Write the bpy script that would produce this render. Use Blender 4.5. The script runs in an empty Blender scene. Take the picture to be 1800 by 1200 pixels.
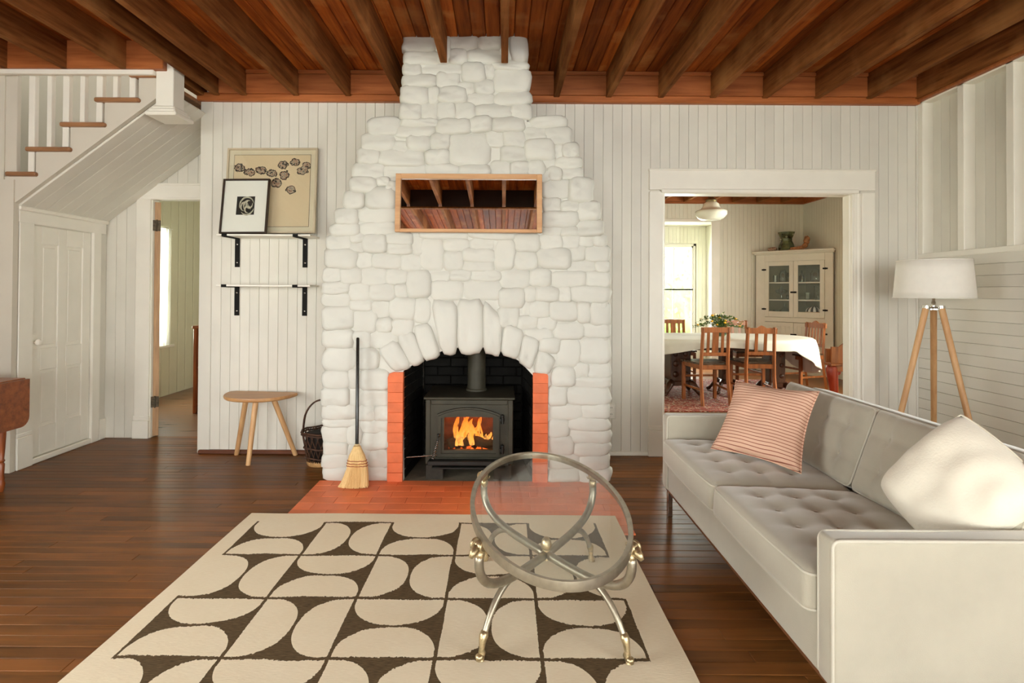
import bpy, bmesh, math, random
from mathutils import Vector, Matrix, noise
random.seed(7)
SC = bpy.context.scene
COL = SC.collection
# ------------------------------------------------------------------ camera
F, VPX, VPY, CAMZ = 960.0, 885.0, 513.0, 1.25
PITCH, ROLL = math.radians(0.6), 0.0055
_r0, _u0, _v0 = Vector((1, 0, 0)), Vector((0, -math.sin(PITCH), math.cos(PITCH))), Vector((0, math.cos(PITCH), math.sin(PITCH)))
CR = math.cos(ROLL) * _r0 + math.sin(ROLL) * _u0
CU = -math.sin(ROLL) * _r0 + math.cos(ROLL) * _u0
CV = _v0
PCX, PCY = VPX, VPY - F * math.tan(PITCH)
cam = bpy.data.cameras.new('camera')
cam.sensor_width = 36.0
cam.lens = 36.0 * F / 1800.0
cam.shift_x = (900 - PCX) / 1800.0
cam.shift_y = (PCY - 600) / 1800.0
cam.clip_start = 0.05
camo = bpy.data.objects.new('camera', cam)
COL.objects.link(camo)
camo.matrix_world = Matrix(((CR.x, CU.x, -CV.x, 0), (CR.y, CU.y, -CV.y, 0), (CR.z, CU.z, -CV.z, CAMZ), (0, 0, 0, 1)))
SC.camera = camo


def P(px, py, Y):
    """world point at depth Y that a photograph pixel looks at"""
    d = CV * F + CR * (px - PCX) - CU * (py - PCY)
    t = Y / d.y
    return Vector((d.x * t, Y, CAMZ + d.z * t))


# ------------------------------------------------------------------ view, world, lights
SC.view_settings.view_transform = 'Standard'
SC.view_settings.look = 'None'
SC.view_settings.gamma = 1.0
SC.view_settings.use_curve_mapping = False
SC.view_settings.exposure = 0.13
SC.cycles.use_denoising = True
SC.cycles.max_bounces = 8
SC.cycles.diffuse_bounces = 5
SC.cycles.glossy_bounces = 4
SC.cycles.transparent_max_bounces = 12
SC.cycles.use_adaptive_sampling = True
SC.cycles.adaptive_threshold = 0.03
SC.cycles.sample_clamp_indirect = 6.0
SC.cycles.caustics_reflective = False
SC.cycles.caustics_refractive = False
world = bpy.data.worlds.new('world')
SC.world = world
world.use_nodes = True
wn = world.node_tree
wn.nodes['Background'].inputs[0].default_value = (0.93, 0.97, 1.0, 1)
wn.nodes['Background'].inputs[1].default_value = 8.0


def area(name, loc, direction, sx, sy, power, color):
    l = bpy.data.lights.new(name, 'AREA')
    l.shape = 'RECTANGLE'
    l.size, l.size_y, l.energy, l.color = sx, sy, power, color
    o = bpy.data.objects.new(name, l)
    COL.objects.link(o)
    o.location = loc
    o.rotation_euler = Vector(direction).to_track_quat('-Z', 'Y').to_euler()
    return o


DAY = (1.0, 0.972, 0.90)
REAR_WIN = [(-3.0, -1.5), (-0.75, 0.75), (1.5, 3.0)]
RW_Z = (0.3, 2.35)
REAR_Y = -4.4
for a, b in REAR_WIN:
    area('daylight', ((a + b) / 2, REAR_Y - 0.35, (RW_Z[0] + RW_Z[1]) / 2), (0, 1, -0.32), b - a, RW_Z[1] - RW_Z[0], 88, DAY)
area('daylight', (-3.95, 0.6, 1.25), (1, 0.12, -0.4), 2.0, 1.6, 78, DAY)            # added side light, at a made-up window in the left wall
area('daylight', (3.62, -0.9, 1.35), (-1, 0.3, -0.3), 2.0, 1.7, 48, DAY)           # window in the right wall, beside the camera
area('daylight', (2.9, 10.35, 1.4), (0, -1, -0.1), 1.2, 1.7, 205, (0.96, 1.0, 0.93))   # dining bay window
area('daylight', (5.45, 5.6, 1.5), (-1, 0.1, 0), 1.6, 1.6, 200, (1.0, 0.99, 0.80))    # dining side window
area('daylight', (-4.5, 6.25, 1.3), (1, 0, -0.15), 0.8, 1.4, 90, (1.0, 1.0, 0.88))    # back room window

area('daylight', (-3.1, 4.2, 4.95), (0, 0, -1), 0.7, 0.5, 34, (0.84, 0.95, 1.0))       # overhead light added to brighten the stairwell behind the balusters

# ------------------------------------------------------------------ materials
def hexc(r, g, b):
    f = lambda c: (c / 255 / 12.92) if c / 255 <= 0.04045 else ((c / 255 + 0.055) / 1.055) ** 2.4
    return (f(r), f(g), f(b), 1)


class NT:
    def __init__(s, name):
        s.m = bpy.data.materials.new(name)
        s.m.use_nodes = True
        s.t = s.m.node_tree
        s.b = s.t.nodes['Principled BSDF']
        s.out = s.t.nodes['Material Output']

    def n(s, typ, **kw):
        nd = s.t.nodes.new(typ)
        for k, v in kw.items():
            setattr(nd, k, v)
        return nd

    def l(s, a, b):
        s.t.links.new(a, b)

    def val(s, x, inp):
        if isinstance(x, (int, float)):
            inp.default_value = x
        else:
            s.l(x, inp)

    def math(s, op, a, b=None, c=None):
        nd = s.n('ShaderNodeMath', operation=op)
        s.val(a, nd.inputs[0])
        if b is not None: s.val(b, nd.inputs[1])
        if c is not None: s.val(c, nd.inputs[2])
        return nd.outputs[0]

    def coords(s, scale=(1, 1, 1), rnd=0.0):
        tc = s.n('ShaderNodeTexCoord')
        mp = s.n('ShaderNodeMapping')
        mp.inputs['Scale'].default_value = scale
        s.l(tc.outputs['Object'], mp.inputs['Vector'])
        if rnd:
            oi = s.n('ShaderNodeObjectInfo')
            cb = s.n('ShaderNodeCombineXYZ')
            v = s.math('MULTIPLY', oi.outputs['Random'], rnd)
            for i in range(3): s.l(v, cb.inputs[i])
            s.l(cb.outputs[0], mp.inputs['Location'])
        return mp.outputs[0]

    def noise(s, vec, scale, detail=4, rough=0.55):
        nd = s.n('ShaderNodeTexNoise')
        nd.inputs['Scale'].default_value = scale
        nd.inputs['Detail'].default_value = detail
        nd.inputs['Roughness'].default_value = rough
        s.l(vec, nd.inputs['Vector'])
        return nd.outputs[0]

    def ramp(s, fac, stops):
        nd = s.n('ShaderNodeValToRGB')
        e = nd.color_ramp.elements
        while len(e) < len(stops): e.new(0.5)
        for i, (p, c) in enumerate(stops):
            e[i].position = p
            e[i].color = c if len(c) == 4 else (*c, 1)
        s.l(fac, nd.inputs[0])
        return nd.outputs[0]

    def mix(s, fac, a, b, mode='MIX'):
        nd = s.n('ShaderNodeMix', data_type='RGBA', blend_type=mode)
        s.val(fac, nd.inputs[0])
        for x, i in ((a, 6), (b, 7)):
            if isinstance(x, tuple): nd.inputs[i].default_value = x
            else: s.l(x, nd.inputs[i])
        return nd.outputs[2]

    def bump(s, h, strength, dist=0.01):
        nd = s.n('ShaderNodeBump')
        nd.inputs['Strength'].default_value = strength
        nd.inputs['Distance'].default_value = dist
        s.l(h, nd.inputs['Height'])
        s.l(nd.outputs[0], s.b.inputs['Normal'])

    def col(s, c):
        if isinstance(c, tuple): s.b.inputs['Base Color'].default_value = c
        else: s.l(c, s.b.inputs['Base Color'])

    def rough(s, r):
        s.val(r, s.b.inputs['Roughness'])


def plain(name, c, rough=0.5, metal=0.0, var=0.06, scale=8.0, bump=0.0, bscale=60, rnd=0.0, spec=0.5):
    t = NT(name)
    v = t.coords((1, 1, 1), 5.0)
    n1 = t.noise(v, scale, 3)
    c2 = tuple(max(0, x * (1 - 2.2 * var)) for x in c[:3]) + (1,)
    c1 = tuple(min(1, x * (1 + var)) for x in c[:3]) + (1,)
    cc = t.ramp(n1, [(0.3, c2), (0.7, c1)])
    if rnd:
        oi = t.n('ShaderNodeObjectInfo')
        hs = t.n('ShaderNodeHueSaturation')
        t.l(t.math('MULTIPLY_ADD', oi.outputs['Random'], rnd, 1 - rnd / 2), hs.inputs['Value'])
        t.l(cc, hs.inputs['Color'])
        cc = hs.outputs[0]
    t.col(cc)
    t.rough(rough)
    t.b.inputs['Metallic'].default_value = metal
    t.b.inputs['Specular IOR Level'].default_value = spec
    if bump:
        t.bump(t.noise(v, bscale, 3), bump, 0.004)
    return t.m


def wood(name, dark, light, axis='X', rough=0.4, stretch=14.0, scale=2.2, rnd=0.25, bump=0.15, blotch=None, spec=0.5):
    t = NT(name)
    sc = {'X': (1, stretch, stretch), 'Y': (stretch, 1, stretch), 'Z': (stretch, stretch, 1)}[axis]
    v = t.coords(sc, 9.0)
    n1 = t.noise(v, scale, 7, 0.62)
    cc = t.ramp(n1, [(0.28, dark), (0.5, tuple((a + b) / 2 for a, b in zip(dark, light))), (0.74, light)])
    if blotch:
        v2 = t.coords((1, 1, 1), 3.0)
        cc = t.mix(t.ramp(t.noise(v2, blotch[0], 4), [(blotch[1], (0, 0, 0)), (blotch[2], (1, 1, 1))]), cc, blotch[3])
    oi = t.n('ShaderNodeObjectInfo')
    hs = t.n('ShaderNodeHueSaturation')
    t.l(t.math('MULTIPLY_ADD', oi.outputs['Random'], rnd, 1 - rnd / 2), hs.inputs['Value'])
    t.l(cc, hs.inputs['Color'])
    t.col(hs.outputs[0])
    t.rough(t.math('MULTIPLY_ADD', n1, 0.25, rough - 0.12))
    t.b.inputs['Specular IOR Level'].default_value = spec
    if bump: t.bump(n1, bump, 0.003)
    return t.m


def thin_glass(name, tint=(0.97, 0.98, 0.97, 1), refl=1.0, rough=0.02, base=0.0):
    t = NT(name)
    tr = t.n('ShaderNodeBsdfTransparent')
    tr.inputs[0].default_value = tint
    gl = t.n('ShaderNodeBsdfGlossy')
    gl.inputs['Roughness'].default_value = rough
    mx = t.n('ShaderNodeMixShader')
    geo = t.n('ShaderNodeNewGeometry')
    dt_ = t.n('ShaderNodeVectorMath', operation='DOT_PRODUCT')
    t.l(geo.outputs['Normal'], dt_.inputs[0])
    t.l(geo.outputs['Incoming'], dt_.inputs[1])
    cs = t.math('ABSOLUTE', dt_.outputs['Value'])
    sch = t.math('MULTIPLY_ADD', t.math('POWER', t.math('SUBTRACT', 1.0, cs), 5.0), 0.96, 0.04)
    fac = t.math('MULTIPLY_ADD', sch, refl, base)
    t.l(t.math('MINIMUM', fac, 1.0), mx.inputs[0])
    t.l(tr.outputs[0], mx.inputs[1])
    t.l(gl.outputs[0], mx.inputs[2])
    t.l(mx.outputs[0], t.out.inputs['Surface'])
    return t.m


def emit(name, c, s):
    t = NT(name)
    t.b.inputs['Base Color'].default_value = (0, 0, 0, 1)
    t.b.inputs['Emission Color'].default_value = c
    t.b.inputs['Emission Strength'].default_value = s
    return t.m


def beadboard(name, c, pitch, axes='X', depth=0.3, rough=0.55):
    """painted boarding too fine to build board by board: grooves as relief"""
    t = NT(name)
    tc = t.n('ShaderNodeTexCoord')
    sp = t.n('ShaderNodeSeparateXYZ')
    t.l(tc.outputs['Object'], sp.inputs[0])
    f = t.math('FRACT', t.math('DIVIDE', t.math('ADD', sp.outputs[axes], 50.0), pitch))
    d = t.math('ABSOLUTE', t.math('SUBTRACT', f, 0.5))
    g = t.math('SMOOTH_MIN', t.math('MULTIPLY', d, 11.0), 1.0, 0.2)
    n1 = t.noise(t.coords(), 3.0, 3)
    cc = t.ramp(n1, [(0.3, tuple(x * 0.95 for x in c[:3]) + (1,)), (0.7, c)])
    t.col(cc)
    t.rough(rough)
    t.bump(g, depth, 0.02)
    return t.m


M = {}
WH = (0.74, 0.71, 0.632, 1)
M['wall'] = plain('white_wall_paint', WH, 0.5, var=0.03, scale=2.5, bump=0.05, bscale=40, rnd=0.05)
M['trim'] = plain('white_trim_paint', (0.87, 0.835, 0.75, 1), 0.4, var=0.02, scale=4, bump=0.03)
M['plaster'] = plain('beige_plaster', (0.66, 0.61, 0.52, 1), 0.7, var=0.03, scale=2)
M['stone'] = plain('white_painted_stone', (0.62, 0.612, 0.562, 1), 0.55, var=0.02, scale=5, bump=0.25, bscale=18, rnd=0.04)
M['mortar'] = plain('white_painted_mortar', (0.62, 0.612, 0.562, 1), 0.6, var=0.02, scale=7, bump=0.3, bscale=22)
M['terra'] = plain('terracotta_paint', hexc(222, 112, 66), 0.6, var=0.08, scale=9, bump=0.25, bscale=40, rnd=0.12)
M['hearth'] = plain('terracotta_hearth_paint', hexc(236, 126, 76), 0.5, var=0.10, scale=3, bump=0.15, bscale=30, rnd=0.08)
M['soot'] = plain('black_painted_brick', (0.0085, 0.0075, 0.006, 1), 0.75, var=0.25, scale=20, bump=0.4, bscale=50, rnd=0.5, spec=0.15)
M['iron'] = plain('black_stove_iron', (0.046, 0.041, 0.027, 1), 0.5, 0.1, spec=0.3, var=0.1, scale=12, bump=0.06, bscale=200)
M['iron_dark'] = plain('dark_iron', (0.02, 0.02, 0.018, 1), 0.4, 0.4, var=0.1)
M['black'] = plain('black_bracket_paint', (0.012, 0.011, 0.010, 1), 0.75, var=0.05, spec=0.15)
M['steel'] = plain('steel', (0.55, 0.54, 0.50, 1), 0.25, 1.0, var=0.04)
M['chrome'] = plain('chrome', (0.7, 0.69, 0.66, 1), 0.12, 1.0, var=0.02)
M['champagne'] = plain('brushed_champagne_metal', (0.43, 0.385, 0.30, 1), 0.40, 0.9, var=0.08, scale=30)
M['brass'] = plain('pale_brass', (0.66, 0.53, 0.32, 1), 0.36, 0.9, var=0.18, scale=60, bump=0.3, bscale=150)
M['gold_dark'] = plain('aged_brass', (0.25, 0.19, 0.10, 1), 0.4, 0.9, var=0.2, scale=30)
M['floor'] = wood('dark_floorboard', (0.060, 0.023, 0.0055, 1), (0.235, 0.092, 0.023, 1), 'X', 0.36, 18, 1.6, 0.35, 0.25, (1.1, 0.45, 0.75, (0.29, 0.105, 0.028, 1)), 0.16)
M['joist'] = wood('red_brown_joist', (0.080, 0.024, 0.006, 1), (0.30, 0.110, 0.033, 1), 'Y', 0.8, 16, 2.0, 0.25, 0.3, (2.0, 0.5, 0.8, (0.38, 0.17, 0.06, 1)), 0.05)
M['ceil'] = wood('red_brown_ceiling_board', (0.15, 0.030, 0.005, 1), (0.54, 0.15, 0.027, 1), 'Y', 0.7, 16, 1.8, 0.8, 0.3, (3.0, 0.55, 0.75, (0.50, 0.20, 0.06, 1)), 0.08)
M['block'] = wood('red_brown_blocking', (0.22, 0.058, 0.014, 1), (0.46, 0.15, 0.045, 1), 'X', 0.45, 14, 2.0, 0.3, 0.2, None, 0.3)
M['oak'] = wood('light_oak', hexc(190, 140, 92), hexc(222, 178, 126), 'Z', 0.45, 10, 3, 0.1, 0.08)
M['oak_x'] = wood('light_oak_top', hexc(172, 122, 76), hexc(206, 158, 106), 'X', 0.42, 10, 3, 0.1, 0.08)
M['frame_oak'] = wood('mirror_oak', hexc(186, 136, 92), hexc(214, 168, 122), 'X', 0.45, 10, 3, 0.1, 0.08)
M['cherry'] = wood('cherry_wood', hexc(110, 54, 24), hexc(172, 98, 50), 'X', 0.35, 10, 3, 0.15, 0.1)
M['cherry_z'] = wood('cherry_leg_wood', hexc(110, 50, 20), hexc(170, 92, 44), 'Z', 0.32, 10, 3, 0.15, 0.1)
M['chairwood'] = wood('dining_chair_wood', hexc(104, 54, 20), hexc(166, 96, 44), 'Z', 0.38, 10, 3, 0.2, 0.1)
M['chairseat'] = wood('dark_chair_seat', hexc(44, 30, 20), hexc(84, 60, 40), 'X', 0.28, 10, 3, 0.2, 0.1)
M['darkwood'] = wood('dark_carved_wood', hexc(34, 18, 10), hexc(88, 48, 24), 'Z', 0.35, 8, 3, 0.2, 0.3)
M['redwood'] = wood('red_brown_wood', hexc(120, 30, 12), hexc(176, 60, 26), 'Z', 0.3, 8, 3, 0.1, 0.1)
M['tread'] = wood('stair_tread_wood', hexc(120, 78, 48), hexc(176, 126, 84), 'X', 0.45, 12, 3, 0.2, 0.1)
M['rawdoor'] = wood('bare_door_edge', hexc(150, 108, 74), hexc(208, 168, 124), 'Z', 0.6, 12, 3, 0.2, 0.2)
M['darkframe'] = plain('dark_brown_frame', hexc(52, 36, 24), 0.4, var=0.1)
M['baseshoe'] = wood('brown_shoe_moulding', hexc(70, 36, 20), hexc(118, 66, 38), 'X', 0.5, 12, 3, 0.2, 0.1)
M['glass'] = thin_glass('window_glass', refl=0.8)
M['tableglass'] = thin_glass('table_glass', (0.955, 0.97, 0.955, 1), 0.75, 0.02, 0.0)
M['ware'] = thin_glass('clear_glassware', (0.80, 0.84, 0.78, 1), 1.3, 0.05, 0.06)
M['greenglass'] = thin_glass('green_glass', (0.30, 0.40, 0.22, 1), 1.2, 0.1, 0.08)
M['opal'] = plain('opal_glass', (0.80, 0.80, 0.70, 1), 0.15, var=0.03)
M['mirror'] = plain('mirror_silver', (0.93, 0.92, 0.90, 1), 0.004, 1.0, var=0.0)
M['shade'] = plain('white_linen_shade', (0.88, 0.85, 0.78, 1), 0.8, var=0.01, scale=30, bump=0.03, bscale=200)
M['cloth'] = plain('white_tablecloth', (0.62, 0.60, 0.53, 1), 0.85, var=0.02, bump=0.08, bscale=90)
M['whitebox'] = plain('white_card', (0.85, 0.84, 0.82, 1), 0.6, var=0.02)
M['pages'] = plain('book_pages', hexc(226, 208, 166), 0.8, var=0.05)
M['wicker'] = plain('dark_wicker', hexc(78, 48, 28), 0.6, var=0.3, scale=30)
M['wicker_in'] = plain('basket_base', hexc(196, 150, 96), 0.6, var=0.2, scale=30)
M['straw'] = wood('broom_straw', hexc(206, 168, 108), hexc(240, 210, 152), 'Z', 0.75, 40, 6, 0.05, 0.7)
M['twine'] = plain('red_stitching', hexc(150, 52, 30), 0.8)
M['paleband'] = plain('pale_binding_wire', hexc(200, 176, 130), 0.5)
M['vblack'] = plain('black_lacquer_handle', (0.014, 0.012, 0.010, 1), 0.25, var=0.3, scale=40)
M['leaf'] = plain('leaf_green', (0.13, 0.22, 0.04, 1), 0.5, var=0.35, scale=20, rnd=0.5)
M['hedge'] = plain('hedge_green', (0.42, 0.55, 0.20, 1), 0.6, var=0.15, scale=3, rnd=0.2)
M['lawn'] = plain('lawn_green', (0.55, 0.62, 0.38, 1), 0.9, var=0.15, scale=1.0)
M['yellow'] = plain('yellow_petal', hexc(230, 170, 40), 0.6)
M['pinkpetal'] = plain('cream_petal', hexc(238, 226, 190), 0.6)
M['carved'] = plain('carved_tan_wood', hexc(186, 130, 86), 0.6, var=0.25, scale=30, bump=0.4, bscale=80)
M['shell'] = plain('mottled_shell', hexc(206, 176, 150), 0.5, var=0.3, scale=40)
M['ash'] = plain('ash_stone', hexc(128, 118, 100), 0.8, var=0.12, scale=12, bump=0.3)
M['log'] = plain('charred_log', (0.03, 0.016, 0.010, 1), 0.9, var=0.4, scale=25, bump=0.8, bscale=40)
M['hinge'] = plain('old_hinge', hexc(84, 72, 56), 0.5, 0.7, var=0.3, scale=60)
M['outlet'] = plain('ivory_outlet', (0.80, 0.77, 0.70, 1), 0.35, var=0.02)
M['slot'] = plain('outlet_slot', (0.04, 0.035, 0.03, 1), 0.5)
M['cab'] = plain('cream_cabinet_paint', (0.74, 0.71, 0.62, 1), 0.45, var=0.03, scale=4)
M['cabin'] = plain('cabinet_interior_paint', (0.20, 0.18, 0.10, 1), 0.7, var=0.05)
M['bead_x'] = beadboard('beadboard_paint', (0.80, 0.78, 0.67, 1), 0.066, 'X', 0.45)
M['bead_y'] = beadboard('beadboard_side_paint', (0.80, 0.78, 0.67, 1), 0.066, 'Y', 0.45)
M['bead_yw'] = beadboard('back_room_boarding', (0.74, 0.71, 0.55, 1), 0.16, 'Y', 0.5)
_t = NT('curtain_sheer')
_tl, _df, _tr, _m1, _m2 = _t.n('ShaderNodeBsdfTranslucent'), _t.n('ShaderNodeBsdfDiffuse'), _t.n('ShaderNodeBsdfTransparent'), _t.n('ShaderNodeMixShader'), _t.n('ShaderNodeMixShader')
_tl.inputs[0].default_value = _df.inputs[0].default_value = (0.9, 0.9, 0.86, 1)
_m1.inputs[0].default_value, _m2.inputs[0].default_value = 0.5, 0.3
_t.l(_tl.outputs[0], _m1.inputs[1]); _t.l(_df.outputs[0], _m1.inputs[2])
_t.l(_m1.outputs[0], _m2.inputs[1]); _t.l(_tr.outputs[0], _m2.inputs[2])
_t.l(_m2.outputs[0], _t.out.inputs['Surface'])
M['sheer'] = _t.m


def fabric(name, c, rough=0.85, sheen=0.4, bscale=350, bump=0.25, var=0.04, scale=6):
    t = NT(name)
    v = t.coords()
    n1 = t.noise(v, scale, 4)
    t.col(t.ramp(n1, [(0.3, tuple(x * (1 - 2 * var) for x in c[:3]) + (1,)), (0.7, tuple(min(1, x * (1 + var)) for x in c[:3]) + (1,))]))
    t.rough(rough)
    t.b.inputs['Sheen Weight'].default_value = sheen
    t.b.inputs['Sheen Roughness'].default_value = 0.4
    t.b.inputs['Specular IOR Level'].default_value = 0.2
    t.bump(t.noise(v, bscale, 2), bump, 0.002)
    return t.m


M['velvet'] = fabric('grey_velvet', hexc(184, 178, 161), 0.8, 0.85)
M['piping'] = fabric('grey_piping', hexc(204, 199, 184), 0.8, 0.45)
M['boucle'] = fabric('cream_boucle', hexc(236, 229, 212), 0.95, 0.3, 130, 0.6)


def striped(name):
    t = NT(name)
    tc = t.n('ShaderNodeTexCoord')
    sp = t.n('ShaderNodeSeparateXYZ')
    t.l(tc.outputs['Object'], sp.inputs[0])
    w = t.noise(t.coords(), 9, 2)
    z = t.math('ADD', sp.outputs['Z'], t.math('MULTIPLY', w, 0.004))
    f = t.math('FRACT', t.math('DIVIDE', t.math('ADD', z, 5.0), 0.0155))
    fac = t.math('LESS_THAN', f, 0.22)
    t.col(t.mix(fac, hexc(230, 190, 164), hexc(158, 92, 76)))
    t.rough(0.9)
    t.bump(t.noise(t.coords(), 300, 2), 0.2, 0.002)
    return t.m


M['stripe'] = striped('pink_striped_linen')
RUG_X0, RUG_Y1, CELL = -1.308, 2.938, 0.3612


def rug_mat():
    """flat-woven pattern: chequer of half-oval pairs, alternately upright and lying"""
    t = NT('half_oval_flatweave')
    tc = t.n('ShaderNodeTexCoord')
    wob = t.n('ShaderNodeTexNoise')
    wob.inputs['Scale'].default_value = 130
    t.l(tc.outputs['Object'], wob.inputs['Vector'])
    wob2 = t.noise(tc.outputs['Object'], 5, 2)
    sp = t.n('ShaderNodeSeparateXYZ')
    t.l(tc.outputs['Object'], sp.inputs[0])
    wv = t.math('ADD', t.math('MULTIPLY', t.math('SUBTRACT', wob.outputs[0], 0.5), 0.05), t.math('MULTIPLY', t.math('SUBTRACT', wob2, 0.5), 0.07))
    X = t.math('DIVIDE', t.math('SUBTRACT', sp.outputs[0], RUG_X0), CELL)
    Y = t.math('DIVIDE', t.math('SUBTRACT', RUG_Y1, sp.outputs[1]), CELL)
    X = t.math('ADD', X, t.math('MULTIPLY', wv, 0.35))
    Y = t.math('ADD', Y, wv)
    ix = t.math('MINIMUM', t.math('MAXIMUM', t.math('FLOOR', X), 0.0), 4.0)
    iy = t.math('MAXIMUM', t.math('FLOOR', Y), 0.0)
    u, v = t.math('SUBTRACT', X, ix), t.math('SUBTRACT', Y, iy)
    par = t.math('MODULO', t.math('ADD', t.math('ADD', ix, iy), 40.0), 2.0)

    def halves(a, b):
        # a runs along the flat edges, b across; two half ovals whose curved sides face each other
        ea = t.math('POWER', t.math('DIVIDE', t.math('ABSOLUTE', t.math('SUBTRACT', a, 0.5)), 0.492), 2.35)
        bb = t.math('MINIMUM', b, t.math('SUBTRACT', 1.0, b))
        eb = t.math('POWER', t.math('DIVIDE', bb, 0.482), 2.35)
        inside = t.math('LESS_THAN', t.math('ADD', ea, eb), 1.0)
        edge = t.math('GREATER_THAN', bb, 0.022)
        return inside, bb
    inA, bA = halves(u, v)
    inB, bB = halves(v, u)
    inside = t.math('ADD', t.math('MULTIPLY', inA, t.math('SUBTRACT', 1.0, par)), t.math('MULTIPLY', inB, par))
    # joint lines along the flat edges, left out along the outer border of the field
    bx = t.math('ABSOLUTE', t.math('SUBTRACT', X, t.math('ROUND', X)))
    by = t.math('ABSOLUTE', t.math('SUBTRACT', Y, t.math('ROUND', Y)))
    rx, ry = t.math('ROUND', X), t.math('ROUND', Y)
    okx = t.math('MULTIPLY', t.math('GREATER_THAN', rx, 0.5), t.math('LESS_THAN', rx, 4.5))
    # the outline of the field shows on every second cell only
    okx = t.math('MAXIMUM', okx, t.math('SUBTRACT', 1.0, par))
    oky = t.math('MAXIMUM', t.math('GREATER_THAN', ry, 0.5), par)
    lx = t.math('MULTIPLY', t.math('LESS_THAN', bx, 0.019), okx)
    ly = t.math('MULTIPLY', t.math('LESS_THAN', by, 0.022), oky)
    dark = t.math('MAXIMUM', t.math('SUBTRACT', 1.0, inside), t.math('MAXIMUM', lx, ly))
    fld = t.math('MULTIPLY', t.math('MULTIPLY', t.math('GREATER_THAN', X, -0.012), t.math('LESS_THAN', X, 5.012)), t.math('GREATER_THAN', Y, -0.015))
    dark = t.math('MULTIPLY', dark, fld)
    n1 = t.noise(t.coords((6, 60, 1)), 6, 5)
    n2 = t.noise(t.coords((1, 1, 1)), 2.2, 3)
    cream = t.mix(0.5, t.ramp(n1, [(0.3, hexc(236, 222, 194)), (0.7, hexc(250, 240, 216))]), t.ramp(n2, [(0.3, hexc(230, 210, 176)), (0.7, hexc(242, 228, 200))]))
    dk = t.ramp(n1, [(0.3, hexc(66, 54, 38)), (0.7, hexc(118, 98, 70))])
    t.col(t.mix(dark, cream, dk))
    t.rough(0.95)
    t.b.inputs['Specular IOR Level'].default_value = 0.15
    t.bump(t.noise(t.coords((40, 400, 1)), 1.0, 2), 0.35, 0.003)
    return t.m


M['rug'] = rug_mat()


def persian():
    t = NT('red_persian_weave')
    v = t.coords()
    vo = t.n('ShaderNodeTexVoronoi')
    vo.inputs['Scale'].default_value = 9
    t.l(v, vo.inputs['Vector'])
    n1 = t.noise(v, 24, 4)
    c = t.ramp(t.math('FRACT', t.math('MULTIPLY', t.math('ADD', vo.outputs[0], n1), 2.3)),
               [(0.0, hexc(104, 36, 26)), (0.35, hexc(150, 66, 46)), (0.55, hexc(52, 40, 44)), (0.7, hexc(206, 176, 150)), (0.85, hexc(134, 48, 34))])
    t.col(c)
    t.rough(0.95)
    return t.m


M['persian'] = persian()


def print_mat(name, spots, bg, ink, seed):
    """flat print: scattered inked shapes; spots = (x, z, rx, rz) in object space"""
    t = NT(name)
    tc = t.n('ShaderNodeTexCoord')
    sp = t.n('ShaderNodeSeparateXYZ')
    t.l(tc.outputs['Object'], sp.inputs[0])
    n1 = t.noise(tc.outputs['Object'], 45, 4)
    wob = t.math('MULTIPLY', t.math('SUBTRACT', n1, 0.5), 1.1)
    best = None
    for (x, z, rx, rz) in spots:
        dx = t.math('POWER', t.math('DIVIDE', t.math('SUBTRACT', sp.outputs[0], x), rx), 2.0)
        dz = t.math('POWER', t.math('DIVIDE', t.math('SUBTRACT', sp.outputs[2], z), rz), 2.0)
        d = t.math('ADD', dx, dz)
        best = d if best is None else t.math('MINIMUM', best, d)
    d = t.math('ADD', t.math('SQRT', best), wob)
    mask = t.math('LESS_THAN', d, 1.0)
    n2 = t.noise(tc.outputs['Object'], 55, 2)
    inkc = t.mix(t.math('GREATER_THAN', d, 0.80), t.ramp(n2, ink), hexc(44, 36, 30))
    t.col(t.mix(mask, bg, inkc))
    t.rough(0.6)
    return t.m


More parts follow.
